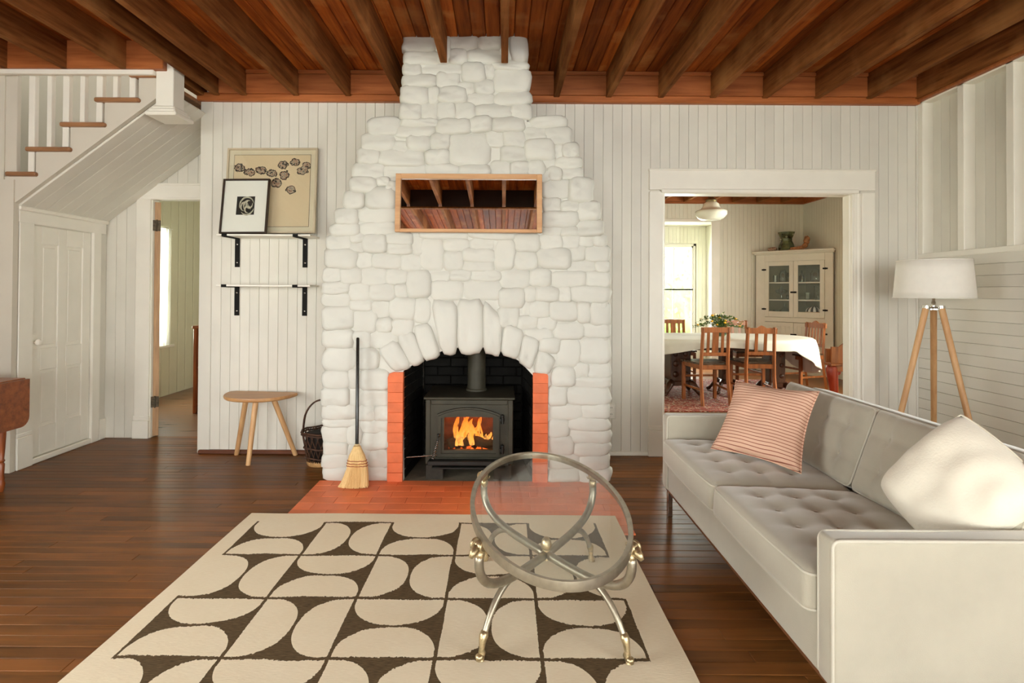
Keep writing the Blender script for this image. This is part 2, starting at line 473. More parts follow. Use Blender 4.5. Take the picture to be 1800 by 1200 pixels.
# ------------------------------------------------------------------ geometry helpers
class G:
    def __init__(s):
        s.v, s.f = [], []

    def add(s, v, f):
        o = len(s.v)
        s.v += [tuple(p) for p in v]
        s.f += [tuple(i + o for i in q) for q in f]
        return s

    def box(s, x0, x1, y0, y1, z0, z1, b=0.0, mtx=None):
        if x0 > x1: x0, x1 = x1, x0
        if y0 > y1: y0, y1 = y1, y0
        if z0 > z1: z0, z1 = z1, z0
        b = min(b, (x1 - x0) / 2.2, (y1 - y0) / 2.2, (z1 - z0) / 2.2)
        X, Y, Z = (x0, x1), (y0, y1), (z0, z1)
        if b <= 0:
            v = [(X[i], Y[j], Z[k]) for i in (0, 1) for j in (0, 1) for k in (0, 1)]
            f = [(0, 1, 3, 2), (4, 6, 7, 5), (0, 4, 5, 1), (2, 3, 7, 6), (0, 2, 6, 4), (1, 5, 7, 3)]
        else:
            v, idx = [], {}
            for i in (0, 1):
                for j in (0, 1):
                    for k in (0, 1):
                        sx, sy, sz = (1, -1)[i] * b, (1, -1)[j] * b, (1, -1)[k] * b
                        for a, p in enumerate(((X[i], Y[j] + sy, Z[k] + sz), (X[i] + sx, Y[j], Z[k] + sz), (X[i] + sx, Y[j] + sy, Z[k]))):
                            idx[i, j, k, a] = len(v)
                            v.append(p)
            f = []
            I = lambda i, j, k, a: idx[i, j, k, a]
            for i in (0, 1):
                q = [I(i, 0, 0, 0), I(i, 1, 0, 0), I(i, 1, 1, 0), I(i, 0, 1, 0)]
                f.append(q if i else q[::-1])
                q = [I(0, i, 0, 1), I(1, i, 0, 1), I(1, i, 1, 1), I(0, i, 1, 1)]
                f.append(q[::-1] if i else q)
                q = [I(0, 0, i, 2), I(1, 0, i, 2), I(1, 1, i, 2), I(0, 1, i, 2)]
                f.append(q if i else q[::-1])
            for j in (0, 1):
                for k in (0, 1):
                    f.append([I(0, j, k, 1), I(1, j, k, 1), I(1, j, k, 2), I(0, j, k, 2)])
            for i in (0, 1):
                for k in (0, 1):
                    f.append([I(i, 0, k, 0), I(i, 1, k, 0), I(i, 1, k, 2), I(i, 0, k, 2)])
            for i in (0, 1):
                for j in (0, 1):
                    f.append([I(i, j, 0, 0), I(i, j, 1, 0), I(i, j, 1, 1), I(i, j, 0, 1)])
            for i in (0, 1):
                for j in (0, 1):
                    for k in (0, 1):
                        f.append([I(i, j, k, 0), I(i, j, k, 1), I(i, j, k, 2)])
        if mtx is not None:
            v = [mtx @ Vector(p) for p in v]
        return s.add(v, f)

    def beam(s, a, b, w, h, bev=0.002, up=(0, 0, 1)):
        """box section w x h from a to b"""
        a, b = Vector(a), Vector(b)
        d = b - a
        L = d.length
        z = d.normalized()
        x = z.cross(Vector(up))
        if x.length < 1e-4: x = Vector((1, 0, 0))
        x.normalize()
        y = z.cross(x)
        m = Matrix(((x.x, y.x, z.x, a.x), (x.y, y.y, z.y, a.y), (x.z, y.z, z.z, a.z), (0, 0, 0, 1)))
        return s.box(-w / 2, w / 2, -h / 2, h / 2, 0, L, bev, m)

    def tube(s, pts, rad, n=10, cap=True, closed=False, flat=1.0):
        pts = [Vector(p) for p in pts]
        m = len(pts)
        rs = rad if isinstance(rad, (list, tuple)) else [rad] * m
        v, f = [], []
        ref = None
        for i, p in enumerate(pts):
            if closed:
                t = pts[(i + 1) % m] - pts[i - 1]
            else:
                t = pts[min(i + 1, m - 1)] - pts[max(i - 1, 0)]
            t.normalize()
            if ref is None:
                ref = Vector((0, 0, 1)) if abs(t.z) < 0.9 else Vector((1, 0, 0))
            a = (ref - t * ref.dot(t)).normalized()
            b = t.cross(a)
            ref = a
            for k in range(n):
                an = 2 * math.pi * k / n
                v.append(p + (a * math.cos(an) + b * math.sin(an) * flat) * rs[i])
        for i in range(m if closed else m - 1):
            for k in range(n):
                i2 = (i + 1) % m
                f.append((i * n + k, i * n + (k + 1) % n, i2 * n + (k + 1) % n, i2 * n + k))
        if cap and not closed:
            f.append(tuple(range(n))[::-1])
            f.append(tuple((m - 1) * n + k for k in range(n)))
        return s.add(v, f)

    def lathe(s, prof, center=(0, 0, 0), n=20, sx=1.0, sy=1.0):
        v, f = [], []
        cx, cy, cz = center
        m = len(prof)
        for r, z in prof:
            for k in range(n):
                a = 2 * math.pi * k / n
                v.append((cx + r * math.cos(a) * sx, cy + r * math.sin(a) * sy, cz + z))
        for i in range(m - 1):
            for k in range(n):
                f.append((i * n + k, i * n + (k + 1) % n, (i + 1) * n + (k + 1) % n, (i + 1) * n + k))
        if prof[0][0] > 1e-4: f.append(tuple(range(n))[::-1])
        if prof[-1][0] > 1e-4: f.append(tuple((m - 1) * n + k for k in range(n)))
        return s.add(v, f)

    def prism(s, poly, off):
        """polygon (3-D points) extruded by the vector off"""
        off = Vector(off)
        n = len(poly)
        v = [Vector(p) for p in poly] + [Vector(p) + off for p in poly]
        f = [tuple(range(n))[::-1], tuple(range(n, 2 * n))]
        f += [(i, (i + 1) % n, n + (i + 1) % n, n + i) for i in range(n)]
        return s.add(v, f)

    def grid(s, fn, nu, nv, closed_u=False):
        v = [fn(i / (nu if closed_u else nu - 1), j / (nv - 1)) for j in range(nv) for i in range(nu)]
        f = []
        for j in range(nv - 1):
            for i in range(nu if closed_u else nu - 1):
                i2 = (i + 1) % nu
                f.append((j * nu + i, j * nu + i2, (j + 1) * nu + i2, (j + 1) * nu + i))
        return s.add(v, f)

    def sphere(s, c, r, n=14, m=9, sc=(1, 1, 1), nz=0.0, ns=4.0):
        def fn(u, w):
            a, b = 2 * math.pi * u, math.pi * w
            d = Vector((math.sin(b) * math.cos(a), math.sin(b) * math.sin(a), math.cos(b)))
            k = r * (1 + (nz * noise.noise(d * ns + Vector(c) * 7) if nz else 0))
            return Vector(c) + Vector((d.x * sc[0], d.y * sc[1], d.z * sc[2])) * k
        return s.grid(fn, n, m, True)


def obj(name, g, mat, parent=None, smooth=False, auto=None):
    me = bpy.data.meshes.new(name)
    me.from_pydata(g.v, [], g.f)
    bm = bmesh.new()
    bm.from_mesh(me)
    bmesh.ops.remove_doubles(bm, verts=bm.verts, dist=1e-5)
    bmesh.ops.recalc_face_normals(bm, faces=bm.faces)
    bm.to_mesh(me)
    bm.free()
    if smooth:
        me.shade_smooth()
        if auto: me.set_sharp_from_angle(angle=math.radians(auto))
    if isinstance(mat, str): mat = M[mat]
    me.materials.append(mat)
    o = bpy.data.objects.new(name, me)
    COL.objects.link(o)
    if parent is not None: o.parent = parent
    return o


def sub(name, me, parent, loc=(0, 0, 0), rot=None, scale=None):
    """another object on the same mesh"""
    o = bpy.data.objects.new(name, me)
    COL.objects.link(o)
    o.parent = parent
    o.location = loc
    if rot: o.rotation_euler = rot
    if scale: o.scale = scale
    return o


def tag(o, label, cat, group=None, kind=None):
    o['label'] = label
    o['category'] = cat
    if group: o['group'] = group
    if kind: o['kind'] = kind
    return o


def thing(name, label, cat, loc=(0, 0, 0), rz=0.0, group=None):
    o = bpy.data.objects.new(name, None)
    o.empty_display_size = 0.05
    COL.objects.link(o)
    o.location = loc
    o.rotation_euler = (0, 0, rz)
    return tag(o, label, cat, group)


def struct(o, label, cat):
    return tag(o, label, cat, kind='structure')


def box(name, mat, parent, x0, x1, y0, y1, z0, z1, b=0.003, smooth=False):
    return obj(name, G().box(x0, x1, y0, y1, z0, z1, b), mat, parent, smooth)


def dup_tree(src):
    r = src.copy()
    COL.objects.link(r)
    for ch in src.children:
        c = ch.copy()
        COL.objects.link(c)
        c.parent = r
        for g in ch.children:
            d = g.copy()
            COL.objects.link(d)
            d.parent = c
    return r


def holes_wall(axis, pos, th, u0, u1, z0, z1, holes):
    """wall slab with rectangular openings; axis 'Y': plane of constant Y, 'X': of constant X"""
    g = G()
    us = sorted({u0, u1, *[h[0] for h in holes], *[h[1] for h in holes]})
    zs = sorted({z0, z1, *[h[2] for h in holes], *[h[3] for h in holes]})
    for a, b in zip(us, us[1:]):
        for c, d in zip(zs, zs[1:]):
            mu, mz = (a + b) / 2, (c + d) / 2
            if any(h[0] < mu < h[1] and h[2] < mz < h[3] for h in holes): continue
            if axis == 'Y': g.box(a, b, pos, pos + th, c, d)
            else: g.box(pos, pos + th, a, b, c, d)
    return g


def planks(parent, axis, pos, th, u0, u1, z0, z1, pitch, mat, holes=(), gap=0.0016, jit=0.0008, bev=0.0016, name='plank'):
    """upright boards on a wall face, each its own object, cut at openings"""
    n = max(1, round((u1 - u0) / pitch))
    w = (u1 - u0) / n
    for i in range(n):
        a, b = u0 + i * w + gap / 2, u0 + (i + 1) * w - gap / 2
        segs = [(z0, z1)]
        for h in holes:
            if a >= h[0] - w * 0.5 and b <= h[1] + w * 0.5:
                ns = []
                for s in segs:
                    if h[2] > s[0]: ns.append((s[0], min(s[1], h[2])))
                    if h[3] < s[1]: ns.append((max(s[0], h[3]), s[1]))
                segs = ns
        for c, d in segs:
            if d - c < 0.02: continue
            t = th + random.uniform(-jit, jit)
            g = G()
            if axis == 'Y': g.box(a, b, pos, pos + (t if th > 0 else t), c, d, bev)
            else: g.box(pos, pos + t, a, b, c, d, bev)
            obj(name, g, mat, parent)


def boards_h(parent, axis, pos, th, u0, u1, z0, z1, pitch, mat, gap=0.0018, bev=0.0016, name='plank'):
    n = max(1, round((z1 - z0) / pitch))
    h = (z1 - z0) / n
    for i in range(n):
        g = G()
        c, d = z0 + i * h + gap / 2, z0 + (i + 1) * h - gap / 2
        t = th + math.copysign(random.uniform(-0.0015, 0.0015), th)
        if axis == 'Y': g.box(u0, u1, pos, pos + t, c, d, bev)
        else: g.box(pos, pos + t, u0, u1, c, d, bev)
        obj(name, g, mat, parent)

# ================================================================== the setting
XL, XR, YB = -3.62, 3.19, 4.21          # left wall, right wall, back wall of the living room
ZJ, ZC = 2.74, 2.93                     # underside of the joists, of the ceiling boards
DX0, DX1, DZ = 1.228, 2.698, 2.03       # dining doorway

# ---- floor
g = G().box(XL - 0.15, XR + 0.18, REAR_Y - 0.15, 1.25, -0.06, 0.0)
g.box(XL - 0.15, XR + 0.18, 1.25, 4.21, -0.06, -0.018)
g.box(-2.34, DX0, 4.21, 4.37, -0.06, -0.004).box(DX1, XR + 0.18, 4.21, 4.37, -0.06, -0.004).box(-4.5, -3.40, 3.7, 4.75, -0.06, -0.018)
g.box(-3.40, -1.9, 4.21, 4.66, -0.06, -0.018)
g.box(DX0, DX1, 4.21, 4.36, -0.06, 0.0)
floor = struct(obj('floor', g, 'floor'), 'worn dark brown wooden floorboards across the living room', 'floor')
y, pitch, row = 1.25, 0.0615, 0
while y < 4.64:
    x0, x1 = (XL, XR) if y < 4.20 else (-3.36, -2.0)
    cuts = [x0]
    if y < 4.2:
        c = x0 + random.uniform(0.8, 2.6)
        while c < x1 - 0.6:
            cuts.append(c)
            c += random.uniform(2.0, 3.4)
    cuts.append(x1)
    for a, b in zip(cuts, cuts[1:]):
        dz = random.uniform(-0.0012, 0.0)
        obj('floorboard', G().box(a + 0.0006, b - 0.0006, y + 0.0009, y + pitch - 0.0009, -0.018, dz, 0.0013), 'floor', floor)
    y += pitch
bfloor = struct(obj('floor', G().box(-4.1, -1.85, 4.66, 8.2, -0.06, -0.002), wood('back_room_floor', hexc(84, 56, 36), hexc(150, 106, 70), 'X', 0.3, 14, 2)),
                'brown wooden floor of the back room behind the open door', 'floor')
dfloor = struct(obj('floor', G().box(0.85, 5.0, 4.36, 9.7, -0.06, -0.002), 'floor'), 'dark wooden floor of the dining room', 'floor')

# ---- ceiling: boards, joists, blocking
g = G().box(XL - 0.1, XR + 0.1, REAR_Y - 0.1, 3.70, ZC + 0.022, ZC + 0.08).box(-2.33, XR + 0.1, 3.70, 4.32, ZC + 0.022, ZC + 0.08)
ceiling = struct(obj('ceiling', g, 'ceil'), 'red-brown board ceiling with exposed joists over the living room', 'ceiling')
n = 74
w = (XR - XL) / n
for i in range(n):
    a = XL + i * w
    y1 = 3.70 if a < -2.35 else 4.20
    obj('ceiling_board', G().box(a + 0.002, a + w - 0.002, REAR_Y, y1, ZC + random.uniform(-0.002, 0.001), ZC + 0.021, 0.004), 'ceil', ceiling)
JX = [-3.37, -2.97, -2.57] + [-2.2] + [-1.99 + 0.398 * i for i in range(13)]
for x in JX:
    y1 = 3.68 if x < -2.4 else 4.16
    if -0.6 < x < 0.15: y1 = 3.545
    obj('joist', G().box(x - 0.022, x + 0.022, REAR_Y, y1, ZJ, ZC, 0.003), 'joist', ceiling)
obj('joist', G().box(XR - 0.05, XR - 0.002, REAR_Y, 4.16, ZJ, ZC, 0.003), 'joist', ceiling)
obj('trimmer_joist', G().box(-2.36, -2.30, 3.712, 4.21, ZJ, ZC, 0.003), 'joist', ceiling)
obj('header', G().box(XL, -2.30, 3.66, 3.71, ZJ, ZC, 0.003), 'block', ceiling)
bx = [-2.30, -2.2] + [-1.99 + 0.398 * i for i in range(13)] + [XR - 0.03]
for a, b in zip(bx, bx[1:]):
    if b - a < 0.12 or (a > -0.85 and b < 0.05): continue
    obj('blocking', G().box(a + 0.022, b - 0.022, 4.14, 4.165, ZJ + 0.012, ZC - 0.03, 0.002), 'block', ceiling)
    obj('bed_moulding', G().box(a + 0.022, b - 0.022, 4.125, 4.165, ZC - 0.03, ZC, 0.006), 'block', ceiling)
# cross blocking mid-room, seen in the mirror; its shade is coloured in dark
cx = [-3.6] + [x for x in JX if x > -3.5] + [XR - 0.03]
cx = sorted(cx)
for a, b in zip(cx, cx[1:]):
    if b - a < 0.1: continue
    obj('blocking', G().box(a + 0.022, b - 0.022, 0.30, 0.34, ZJ - 0.03, ZC, 0.002), plain('shaded_beam_face', (0.022, 0.007, 0.003, 1), 0.7, var=0.2) if 'shaded_beam_face' not in bpy.data.materials else bpy.data.materials['shaded_beam_face'], ceiling)
obj('ceiling_batten', G().box(XL, XR, 0.29, 0.35, ZJ - 0.05, ZJ - 0.03, 0.002), 'joist', ceiling)
t1 = obj('trim_1', G().box(-2.36, XR, 4.165, 4.235, ZJ - 0.035, ZJ + 0.03, 0.008), 'block')
struct(t1, 'narrow brown wooden moulding along the top of the back wall', 'trim')
t2 = obj('trim_2', G().box(XR - 0.03, XR + 0.02, REAR_Y, 4.20, ZJ - 0.02, ZJ + 0.01, 0.006), 'block')
struct(t2, 'brown wooden moulding along the top of the right wall', 'trim')

# ---- back wall
BH = [(DX0 - 0.05, DX1 + 0.06, 0.0, DZ + 0.05)]
wall_back = struct(obj('wall_back', holes_wall('Y', 4.226, 0.085, -2.33, XR, 0, ZC + 0.02, [(-0.75, 0.3, 0, 1.1), (DX0, DX1, 0, DZ)]), 'wall'),
                   'white painted upright plank wall behind the stone chimney', 'wall')
planks(wall_back, 'Y', 4.226, -0.016, -2.25, XR, 0.0, ZJ + 0.05, 0.0735, 'wall', BH + [(-0.98, 0.5, 0, 2.2)])
obj('corner_board', G().box(-2.345, -2.25, 4.203, 4.33, 0, ZJ + 0.02, 0.004), 'wall', wall_back)
tb = obj('baseboard_back', G().box(-2.33, -1.19, 4.182, 4.214, 0, 0.03, 0.006), 'baseshoe')
struct(tb, 'low brown shoe moulding on the floor under the wall shelves', 'baseboard')
tb = obj('baseboard_right', G().box(0.70, DX0 - 0.11, 4.197, 4.214, 0, 0.03, 0.004), 'trim')
struct(tb, 'low white strip on the floor between chimney and doorway', 'baseboard')
# doorway casing
d1 = struct(obj('door_1', G().box(DX0 - 0.11, DX0, 4.19, 4.215, 0.23, DZ, 0.004), 'trim'), 'white cased opening from living room into dining room', 'doorway')
obj('plinth_block', G().box(DX0 - 0.115, DX0 + 0.004, 4.178, 4.215, 0, 0.20, 0.004).box(DX0 - 0.115, DX0 + 0.004, 4.184, 4.215, 0.20, 0.235, 0.006), 'trim', d1)
obj('casing', G().box(DX1, DX1 + 0.055, 4.195, 4.215, 0.0, DZ, 0.004).box(DX1 + 0.055, DX1 + 0.155, 4.186, 4.215, 0, DZ, 0.005).box(DX1 + 0.02, DX1 + 0.05, 4.186, 4.215, 0, DZ, 0.01), 'trim', d1)
obj('head_casing', G().box(DX0 - 0.11, DX1 + 0.155, 4.187, 4.215, DZ + 0.012, DZ + 0.165, 0.003).box(DX0 - 0.02, DX1 + 0.03, 4.18, 4.215, DZ - 0.012, DZ + 0.02, 0.006).box(DX0 - 0.115, DX1 + 0.16, 4.178, 4.215, DZ + 0.16, DZ + 0.175, 0.004), 'trim', d1)
obj('jamb', G().box(DX1 - 0.015, DX1, 4.20, 4.32, 0, DZ, 0.002).box(DX1 - 0.022, DX1 - 0.013, 4.225, 4.25, 0, DZ, 0.003), 'trim', d1)
obj('jamb', G().box(DX0, DX0 + 0.012, 4.20, 4.32, 0, DZ, 0.002), 'trim', d1)
obj('head_jamb', G().box(DX0, DX1, 4.20, 4.32, DZ - 0.015, DZ, 0.002), 'trim', d1)

# ---- right wall: horizontal boards below, recessed upright boards between stiles above
ZS = 1.53
RWIN = (-1.9, 0.1, 0.5, 2.2)
g = G().box(XR + 0.012, XR + 0.16, RWIN[1], 4.32, 0, ZS).box(XR + 0.085, XR + 0.16, RWIN[1], 4.32, ZS, ZC + 0.03)
g2 = holes_wall('X', XR + 0.012, 0.148, REAR_Y, RWIN[1], 0, ZC + 0.03, [RWIN])
g.add(g2.v, g2.f)
wall_right = struct(obj('wall_right', g, 'wall'), 'white board wall on the right with recessed upright panels over horizontal planks', 'wall')
boards_h(wall_right, 'X', XR + 0.013, -0.013, RWIN[1] + 0.1, 4.205, 0.0, ZS, 0.0765, 'wall')
sty = [4.18 - 0.372 * i for i in range(10)]
for y in sty:
    obj('stile', G().box(XR, XR + 0.09, y - 0.028, y + 0.028, ZS + 0.02, ZJ + 0.02, 0.004), 'trim', wall_right)
for y0, y1 in zip(sty[1:], sty):
    planks(wall_right, 'X', XR + 0.09, -0.012, y0 + 0.028, y1 - 0.028, ZS, ZJ + 0.02, 0.08, 'wall')
    obj('panel_moulding', G().box(XR + 0.055, XR + 0.085, y0 + 0.028, y0 + 0.045, ZS + 0.03, ZJ, 0.006), 'trim', wall_right)
obj('sill', G().box(XR - 0.006, XR + 0.09, 0.4, 4.205, ZS - 0.01, ZS + 0.03, 0.004), 'trim', wall_right)
obj('head_rail', G().box(XR, XR + 0.09, 0.4, 4.205, ZJ - 0.03, ZJ + 0.05, 0.004), 'trim', wall_right)
obj('corner_bead', G().box(XR - 0.012, XR, 4.196, 4.212, 0, ZJ, 0.004), 'wall', wall_right)
obj('wall_face', G().box(XR, XR + 0.09, RWIN[1], 0.78, ZS, ZC, 0.0), 'wall', wall_right)

tb = obj('baseboard_side', G().box(XR - 0.022, XR + 0.004, 0.2, 4.20, 0.0, 0.12, 0.004), 'trim')
struct(tb, 'white baseboard along the right wall behind the sofa', 'baseboard')

# ---- rear wall with its windows (behind the camera), left wall
rear = struct(obj('wall_rear', holes_wall('Y', REAR_Y - 0.15, 0.15, XL - 0.1, XR + 0.1, 0, ZC + 0.05, [(a, b, *RW_Z) for a, b in REAR_WIN]), 'wall'),
              'white wall with windows behind the viewer', 'wall')


def sash_window(name, label, axis, pos, u0, u1, z0, z1, th=0.06, mid=None, muntin=True, inward=1, casing=0.09):
    """frame, two sashes with glazing bars and panes; axis as in holes_wall"""
    def bx(g, a, b, p0, p1, c, d, bev=0.003):
        return g.box(a, b, p0, p1, c, d, bev) if axis == 'Y' else g.box(p0, p1, a, b, c, d, bev)
    fw = 0.04
    p0, p1 = pos, pos + th
    g = G()
    for a, b, c, d in ((u0, u0 + fw, z0, z1), (u1 - fw, u1, z0, z1), (u0, u1, z0, z0 + fw), (u0, u1, z1 - fw, z1)):
        bx(g, a, b, p0, p1, c, d)
    w_ = struct(obj(name, g, 'trim'), label, 'window')
    zm = mid if mid else (z0 + z1) / 2
    um = (u0 + u1) / 2
    pm = (p0 + p1) / 2
    for c, d in ((z0 + fw, zm + 0.015), (zm - 0.015, z1 - fw)):
        g = G()
        s = 0.028
        for a, b, e, f in ((u0 + fw, u0 + fw + s, c, d), (u1 - fw - s, u1 - fw, c, d), (u0 + fw, u1 - fw, c, c + s), (u0 + fw, u1 - fw, d - s, d)):
            bx(g, a, b, pm - 0.012, pm + 0.012, e, f, 0.002)
        sa = obj('sash', g, 'trim', w_)
        cols = [(u0 + fw + s, um), (um, u1 - fw - s)] if muntin else [(u0 + fw + s, u1 - fw - s)]
        if muntin: obj('glazing_bar', bx(G(), um - 0.01, um + 0.01, pm - 0.01, pm + 0.01, c, d, 0.002), 'trim', sa)
        for a, b in cols:
            obj('pane', bx(G(), a, b, pm - 0.002, pm + 0.002, c + s, d - s, 0), 'glass', sa)
    if casing:
        q = p0 if inward < 0 else p1
        g = G()
        for a, b, c, d in ((u0 - casing, u0, z0 - 0.02, z1), (u1, u1 + casing, z0 - 0.02, z1), (u0 - casing - 0.01, u1 + casing + 0.01, z1, z1 + casing * 1.1)):
            bx(g, a, b, q, q + inward * 0.022, c, d, 0.004)
        obj('casing', g, 'trim', w_)
        obj('sill', bx(G(), u0 - casing - 0.02, u1 + casing + 0.02, q - inward * 0.03, q + inward * 0.05, z0 - 0.03, z0, 0.004), 'trim', w_)
        obj('apron', bx(G(), u0 - casing, u1 + casing, q, q + inward * 0.018, z0 - 0.12, z0 - 0.03, 0.004), 'trim', w_)
    return w_


for i, (a, b) in enumerate(REAR_WIN):
    sash_window('window_%d' % (i + 4), ['left', 'middle', 'right'][i] + ' tall white sash window in the wall behind the viewer', 'Y', REAR_Y - 0.08, a, b, *RW_Z)
wl = struct(obj('wall_left', holes_wall('X', XL - 0.12, 0.12, REAR_Y, 3.75, 0, ZC + 0.05, [(-0.4, 1.6, 0.5, 2.0)]), 'wall'), 'white left wall of the living room beside the viewer', 'wall')
sash_window('window_8', 'white sash window in the right wall beside the viewer', 'X', XR + 0.03, RWIN[0], RWIN[1], RWIN[2], RWIN[3], inward=-1, casing=0)
sash_window('window_7', 'made-up white sash window in the left wall, added for side light', 'X', XL - 0.09, -0.4, 1.6, 0.5, 2.0)  # no window known here; added to let side light in

# ---- hall under the stairs
YH, XS = 4.63, -3.37
wall_hall = struct(obj('wall_hall', holes_wall('Y', YH + 0.014, 0.075, -4.5, -1.9, 0, 4.9, [(-2.985, -2.2, 0, 2.02)]), 'wall'),
                   'white plank wall at the back of the hall with an open doorway', 'wall')
planks(wall_hall, 'Y', YH + 0.014, -0.014, XS, -3.115, 0.0, 2.6, 0.085, 'wall')
planks(wall_hall, 'Y', YH + 0.014, -0.014, -3.115, -2.0, 2.15, 4.0, 0.085, 'wall')
ret = struct(obj('wall_hall_return', G().box(-2.2, -2.12, 4.32, 4.64, 0, ZC), 'wall'), 'white return wall between hall and chimney wall', 'wall')
d2 = struct(obj('door_2', G().box(-3.11, -2.99, YH - 0.018, YH + 0.004, 0.18, 2.02, 0.004), 'trim'), 'doorway from hall to back room with white casing and open bare-edged door', 'doorway')
obj('plinth_block', G().box(-3.12, -2.985, YH - 0.026, YH + 0.004, 0, 0.15, 0.003).box(-3.12, -2.985, YH - 0.022, YH + 0.004, 0.15, 0.19, 0.006), 'trim', d2)
obj('head_casing', G().box(-3.11, -2.1, YH - 0.018, YH + 0.004, 2.02, 2.14, 0.004).box(-3.12, -2.1, YH - 0.026, YH + 0.004, 2.135, 2.155, 0.004).box(-3.05, -2.1, YH - 0.022, YH + 0.01, 2.015, 2.035, 0.004), 'trim', d2)
obj('jamb', G().box(-2.995, -2.982, YH, YH + 0.09, 0, 2.02, 0.002), 'trim', d2)
# leaf swung open past the view line, its bare hinge edge towards the hall
lm = Matrix.Translation((-2.975, YH + 0.02, 0)) @ Matrix.Rotation(math.radians(33), 4, 'Z')
leaf = obj('leaf', G().box(0.002, 0.042, 0.004, 0.74, 0.012, 2.0, 0.002, lm), 'trim', d2)
obj('leaf_edge', G().box(0.0, 0.044, -0.002, 0.005, 0.012, 2.0, 0.001, lm), 'rawdoor', leaf)
for z in (0.30, 1.80):
    obj('hinge', G().box(-0.018, 0.014, -0.008, 0.0, z - 0.045, z + 0.045, 0.002, lm).box(0.016, 0.044, -0.006, 0.0, z - 0.045, z + 0.045, 0.002, lm).tube([lm @ Vector((0.015, -0.008, z - 0.05)), lm @ Vector((0.015, -0.008, z + 0.05))], 0.006, 8), 'hinge', leaf)

ws = struct(obj('wall_hall_side', holes_wall('X', XS - 0.1, 0.1, 3.76, YH + 0.02, 0, 1.86, [(3.90, 4.455, 0.0, 1.71)]), 'wall'), 'white side wall of the hall under the staircase', 'wall')
door = struct(obj('door_3', G().box(XS - 0.035, XS - 0.012, 3.90, 4.455, 0.045, 1.71, 0.002), 'trim'), 'low white four-panel door under the staircase', 'door')
st = [(3.90, 3.985), (4.135, 4.215), (4.375, 4.455)]
for a, b in st: obj('stile', G().box(XS - 0.015, XS - 0.002, a, b, 0.045, 1.71, 0.003), 'trim', door)
for c, d in ((0.045, 0.25), (0.66, 0.82), (1.58, 1.71)):
    for a, b in ((3.985, 4.135), (4.215, 4.375)): obj('rail', G().box(XS - 0.015, XS - 0.002, a, b, c, d, 0.003), 'trim', door)
for c, d in ((0.25, 0.66), (0.82, 1.58)):
    for a, b in ((3.985, 4.135), (4.215, 4.375)):
        obj('panel', G().box(XS - 0.02, XS - 0.008, a + 0.02, b - 0.02, c + 0.02, d - 0.02, 0.006), 'trim', door)
obj('knob', G().lathe([(0.004, 0), (0.008, 0.02), (0.022, 0.03), (0.024, 0.042), (0.012, 0.052), (0, 0.053)], (0, 0, 0), 16), 'trim', door).matrix_local = Matrix.Translation((XS - 0.004, 3.925, 0.87)) @ Matrix.Rotation(math.pi / 2, 4, 'Y')
obj('lock_plate', G().box(XS - 0.004, XS + 0.003, 3.91, 3.945, 0.82, 0.93, 0.002), 'trim', door)
obj('casing', G().box(XS - 0.002, XS + 0.022, 3.775, 3.895, 0.24, 1.72, 0.004).box(XS - 0.002, XS + 0.03, 3.77, 3.90, 0, 0.22, 0.004).box(XS - 0.002, XS + 0.026, 3.77, 3.90, 0.22, 0.25, 0.005), 'trim', door)
obj('casing', G().box(XS - 0.002, XS + 0.022, 4.46, 4.545, 0.0, 1.72, 0.004).box(XS - 0.002, XS + 0.018, 4.555, 4.63, 0, 0.17, 0.004), 'trim', door)
obj('head_casing', G().box(XS - 0.002, XS + 0.022, 3.77, 4.60, 1.715, 1.80, 0.004).box(XS - 0.002, XS + 0.034, 3.765, 4.615, 1.80, 1.83, 0.006), 'trim', door)
obj('threshold', G().box(XS - 0.03, XS + 0.02, 3.90, 4.52, 0.0, 0.04, 0.006), 'trim', door)

# wall left of the stair
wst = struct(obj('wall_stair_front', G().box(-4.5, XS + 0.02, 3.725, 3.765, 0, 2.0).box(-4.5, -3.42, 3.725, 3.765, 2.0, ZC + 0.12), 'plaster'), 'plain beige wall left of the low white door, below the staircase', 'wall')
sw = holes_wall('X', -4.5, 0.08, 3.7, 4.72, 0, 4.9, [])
sw.box(-4.5, -1.9, 3.69, 3.74, ZC + 0.1, 4.9).box(-4.5, -3.45, 3.69, 4.72, 4.86, 4.92).box(-2.75, -1.9, 3.69, 4.72, 4.86, 4.92).box(-3.45, -2.75, 3.69, 3.95, 4.86, 4.92).box(-3.45, -2.75, 4.45, 4.72, 4.86, 4.92).box(-2.0, -1.9, 3.7, 4.72, ZC + 0.1, 4.9).box(-2.29, -1.9, 4.32, 4.72, ZC + 0.02, ZC + 0.1)  # roof left open for the added overhead light
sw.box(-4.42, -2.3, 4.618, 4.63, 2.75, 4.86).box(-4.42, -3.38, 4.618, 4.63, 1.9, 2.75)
struct(obj('wall_stairwell', sw, 'plaster'), 'pale beige walls enclosing the stairwell above the hall', 'wall')

